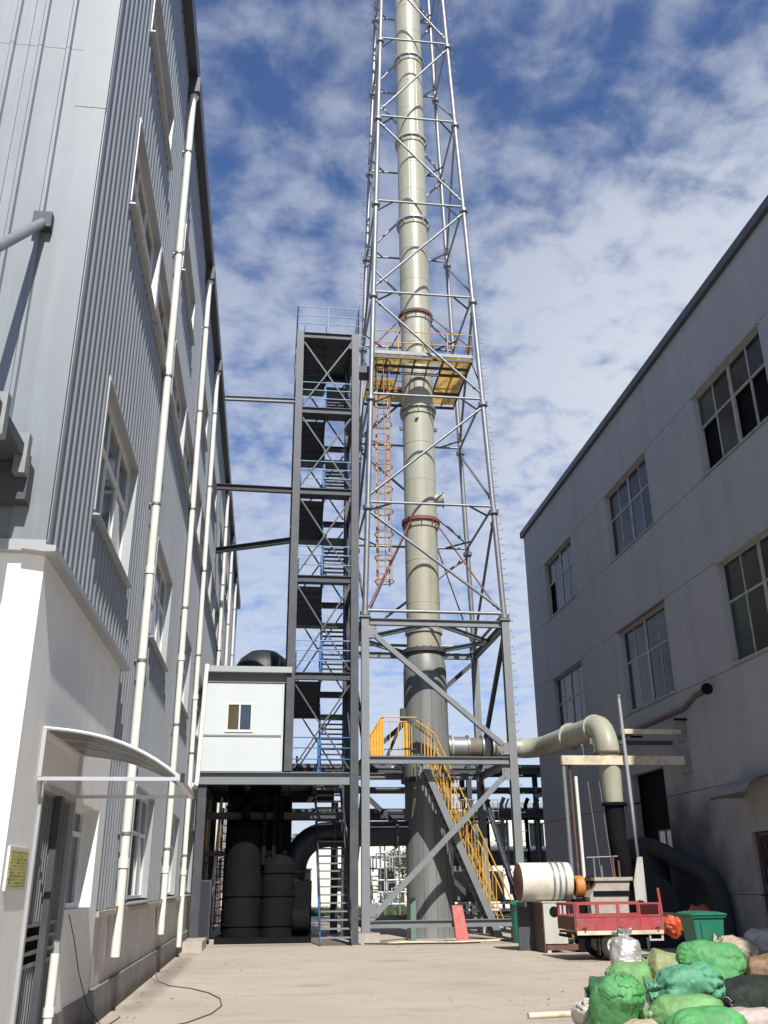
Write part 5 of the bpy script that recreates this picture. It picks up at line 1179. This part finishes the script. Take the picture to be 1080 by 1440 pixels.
# trees beyond
def tree(x, y, h, w, seed, label):
    rg = random.Random(seed); t = thing('tree', label, 'tree', (x, y, 0), 'trees beyond the yard')
    b = MB(); b.tube((x, y, 0), (x+.1, y, h*.55), .16, 8, .08)
    tips = []
    for k in range(9):
        a = rg.uniform(0, 6.28); z = h*rg.uniform(.3, .55); e = (x+w*.4*math.cos(a)*rg.random(), y+w*.4*math.sin(a)*rg.random(), h*rg.uniform(.6, .95)); b.tube((x+.05, y, z), e, .05, 5, .02); tips.append(e)
    part('trunk', b, BROWN, t)
    c = MB()
    for k in range(34):
        e = rg.choice(tips); q = Vector(e)+Vector((rg.gauss(0, w*.16), rg.gauss(0, w*.16), rg.gauss(0, h*.10)))
        for l_ in range(38):
            p = q+Vector((rg.gauss(0, .24), rg.gauss(0, .24), rg.gauss(0, .2))); u = Vector((rg.uniform(-1, 1), rg.uniform(-1, 1), rg.uniform(-1, 1))).normalized()*rg.uniform(.06, .12); v = u.cross(Vector((rg.uniform(-1, 1), rg.uniform(-1, 1), rg.uniform(-1, 1)))).normalized()*.06
            c.face([p-u, p+v, p+u, p-v])
    part('crown', c, LEAF, t)
tree(-1.6, 62, 4.6, 2.6, 1, 'small leafy tree seen through the gap beside the grey factory wall')
tree(9.8, 69, 3.6, 2.4, 2, 'small leafy tree behind the white pipe skid')
tree(14.2, 63, 4.2, 2.4, 3, 'small leafy tree left of the far white office building')

# grit and scraps on the concrete
def scraps(n_, area, m, seed, smin, smax):
    rg = random.Random(seed); b = MB()
    for k in range(n_):
        x0, x1, y0, y1 = rg.choice(area); x, y = rg.uniform(x0, x1), rg.uniform(y0, y1); s_ = rg.uniform(smin, smax); a = rg.uniform(0, 6.28)
        pts = [(x+s_*math.cos(a+t)*rg.uniform(.6, 1.2), y+s_*math.sin(a+t)*rg.uniform(.5, 1.0), .004) for t in (0, 1.3, 2.6, 3.9, 5.1)]
        b.prism(pts, (0, 0, s_*rg.uniform(.2, .6)))
    return b
AREA = [(-2.1, -1.7, 13, 29), (2.6, 8.5, 29.6, 31.2), (6.5, 9.5, 21.5, 25), (3.6, 5.2, 12.5, 17), (-2, 8, 12.5, 30)]
struct('gravel_scraps', scraps(420, AREA, CONC, 5, .006, .022), CONC, 'stuff')
struct('leaf_scraps', scraps(110, AREA, BROWN, 6, .008, .025), SK_BROWN, 'stuff')
for i, (x, y, L_, a, lab) in enumerate([(7.6, 31.6, 1.3, 12, 'grey plank lying on the ground right of the red board'), (9.2, 32.4, 1.6, -8, 'longer grey plank lying on the ground behind the green barrel')]):
    ca, sa = math.cos(R(a)), math.sin(R(a)); b = MB().bar((x-ca*L_/2, y-sa*L_/2, .03), (x+ca*L_/2, y+sa*L_/2, .03), .14, .045)
    solo('plank', b, BEIGEM, lab, 'plank', (x, y, 0))
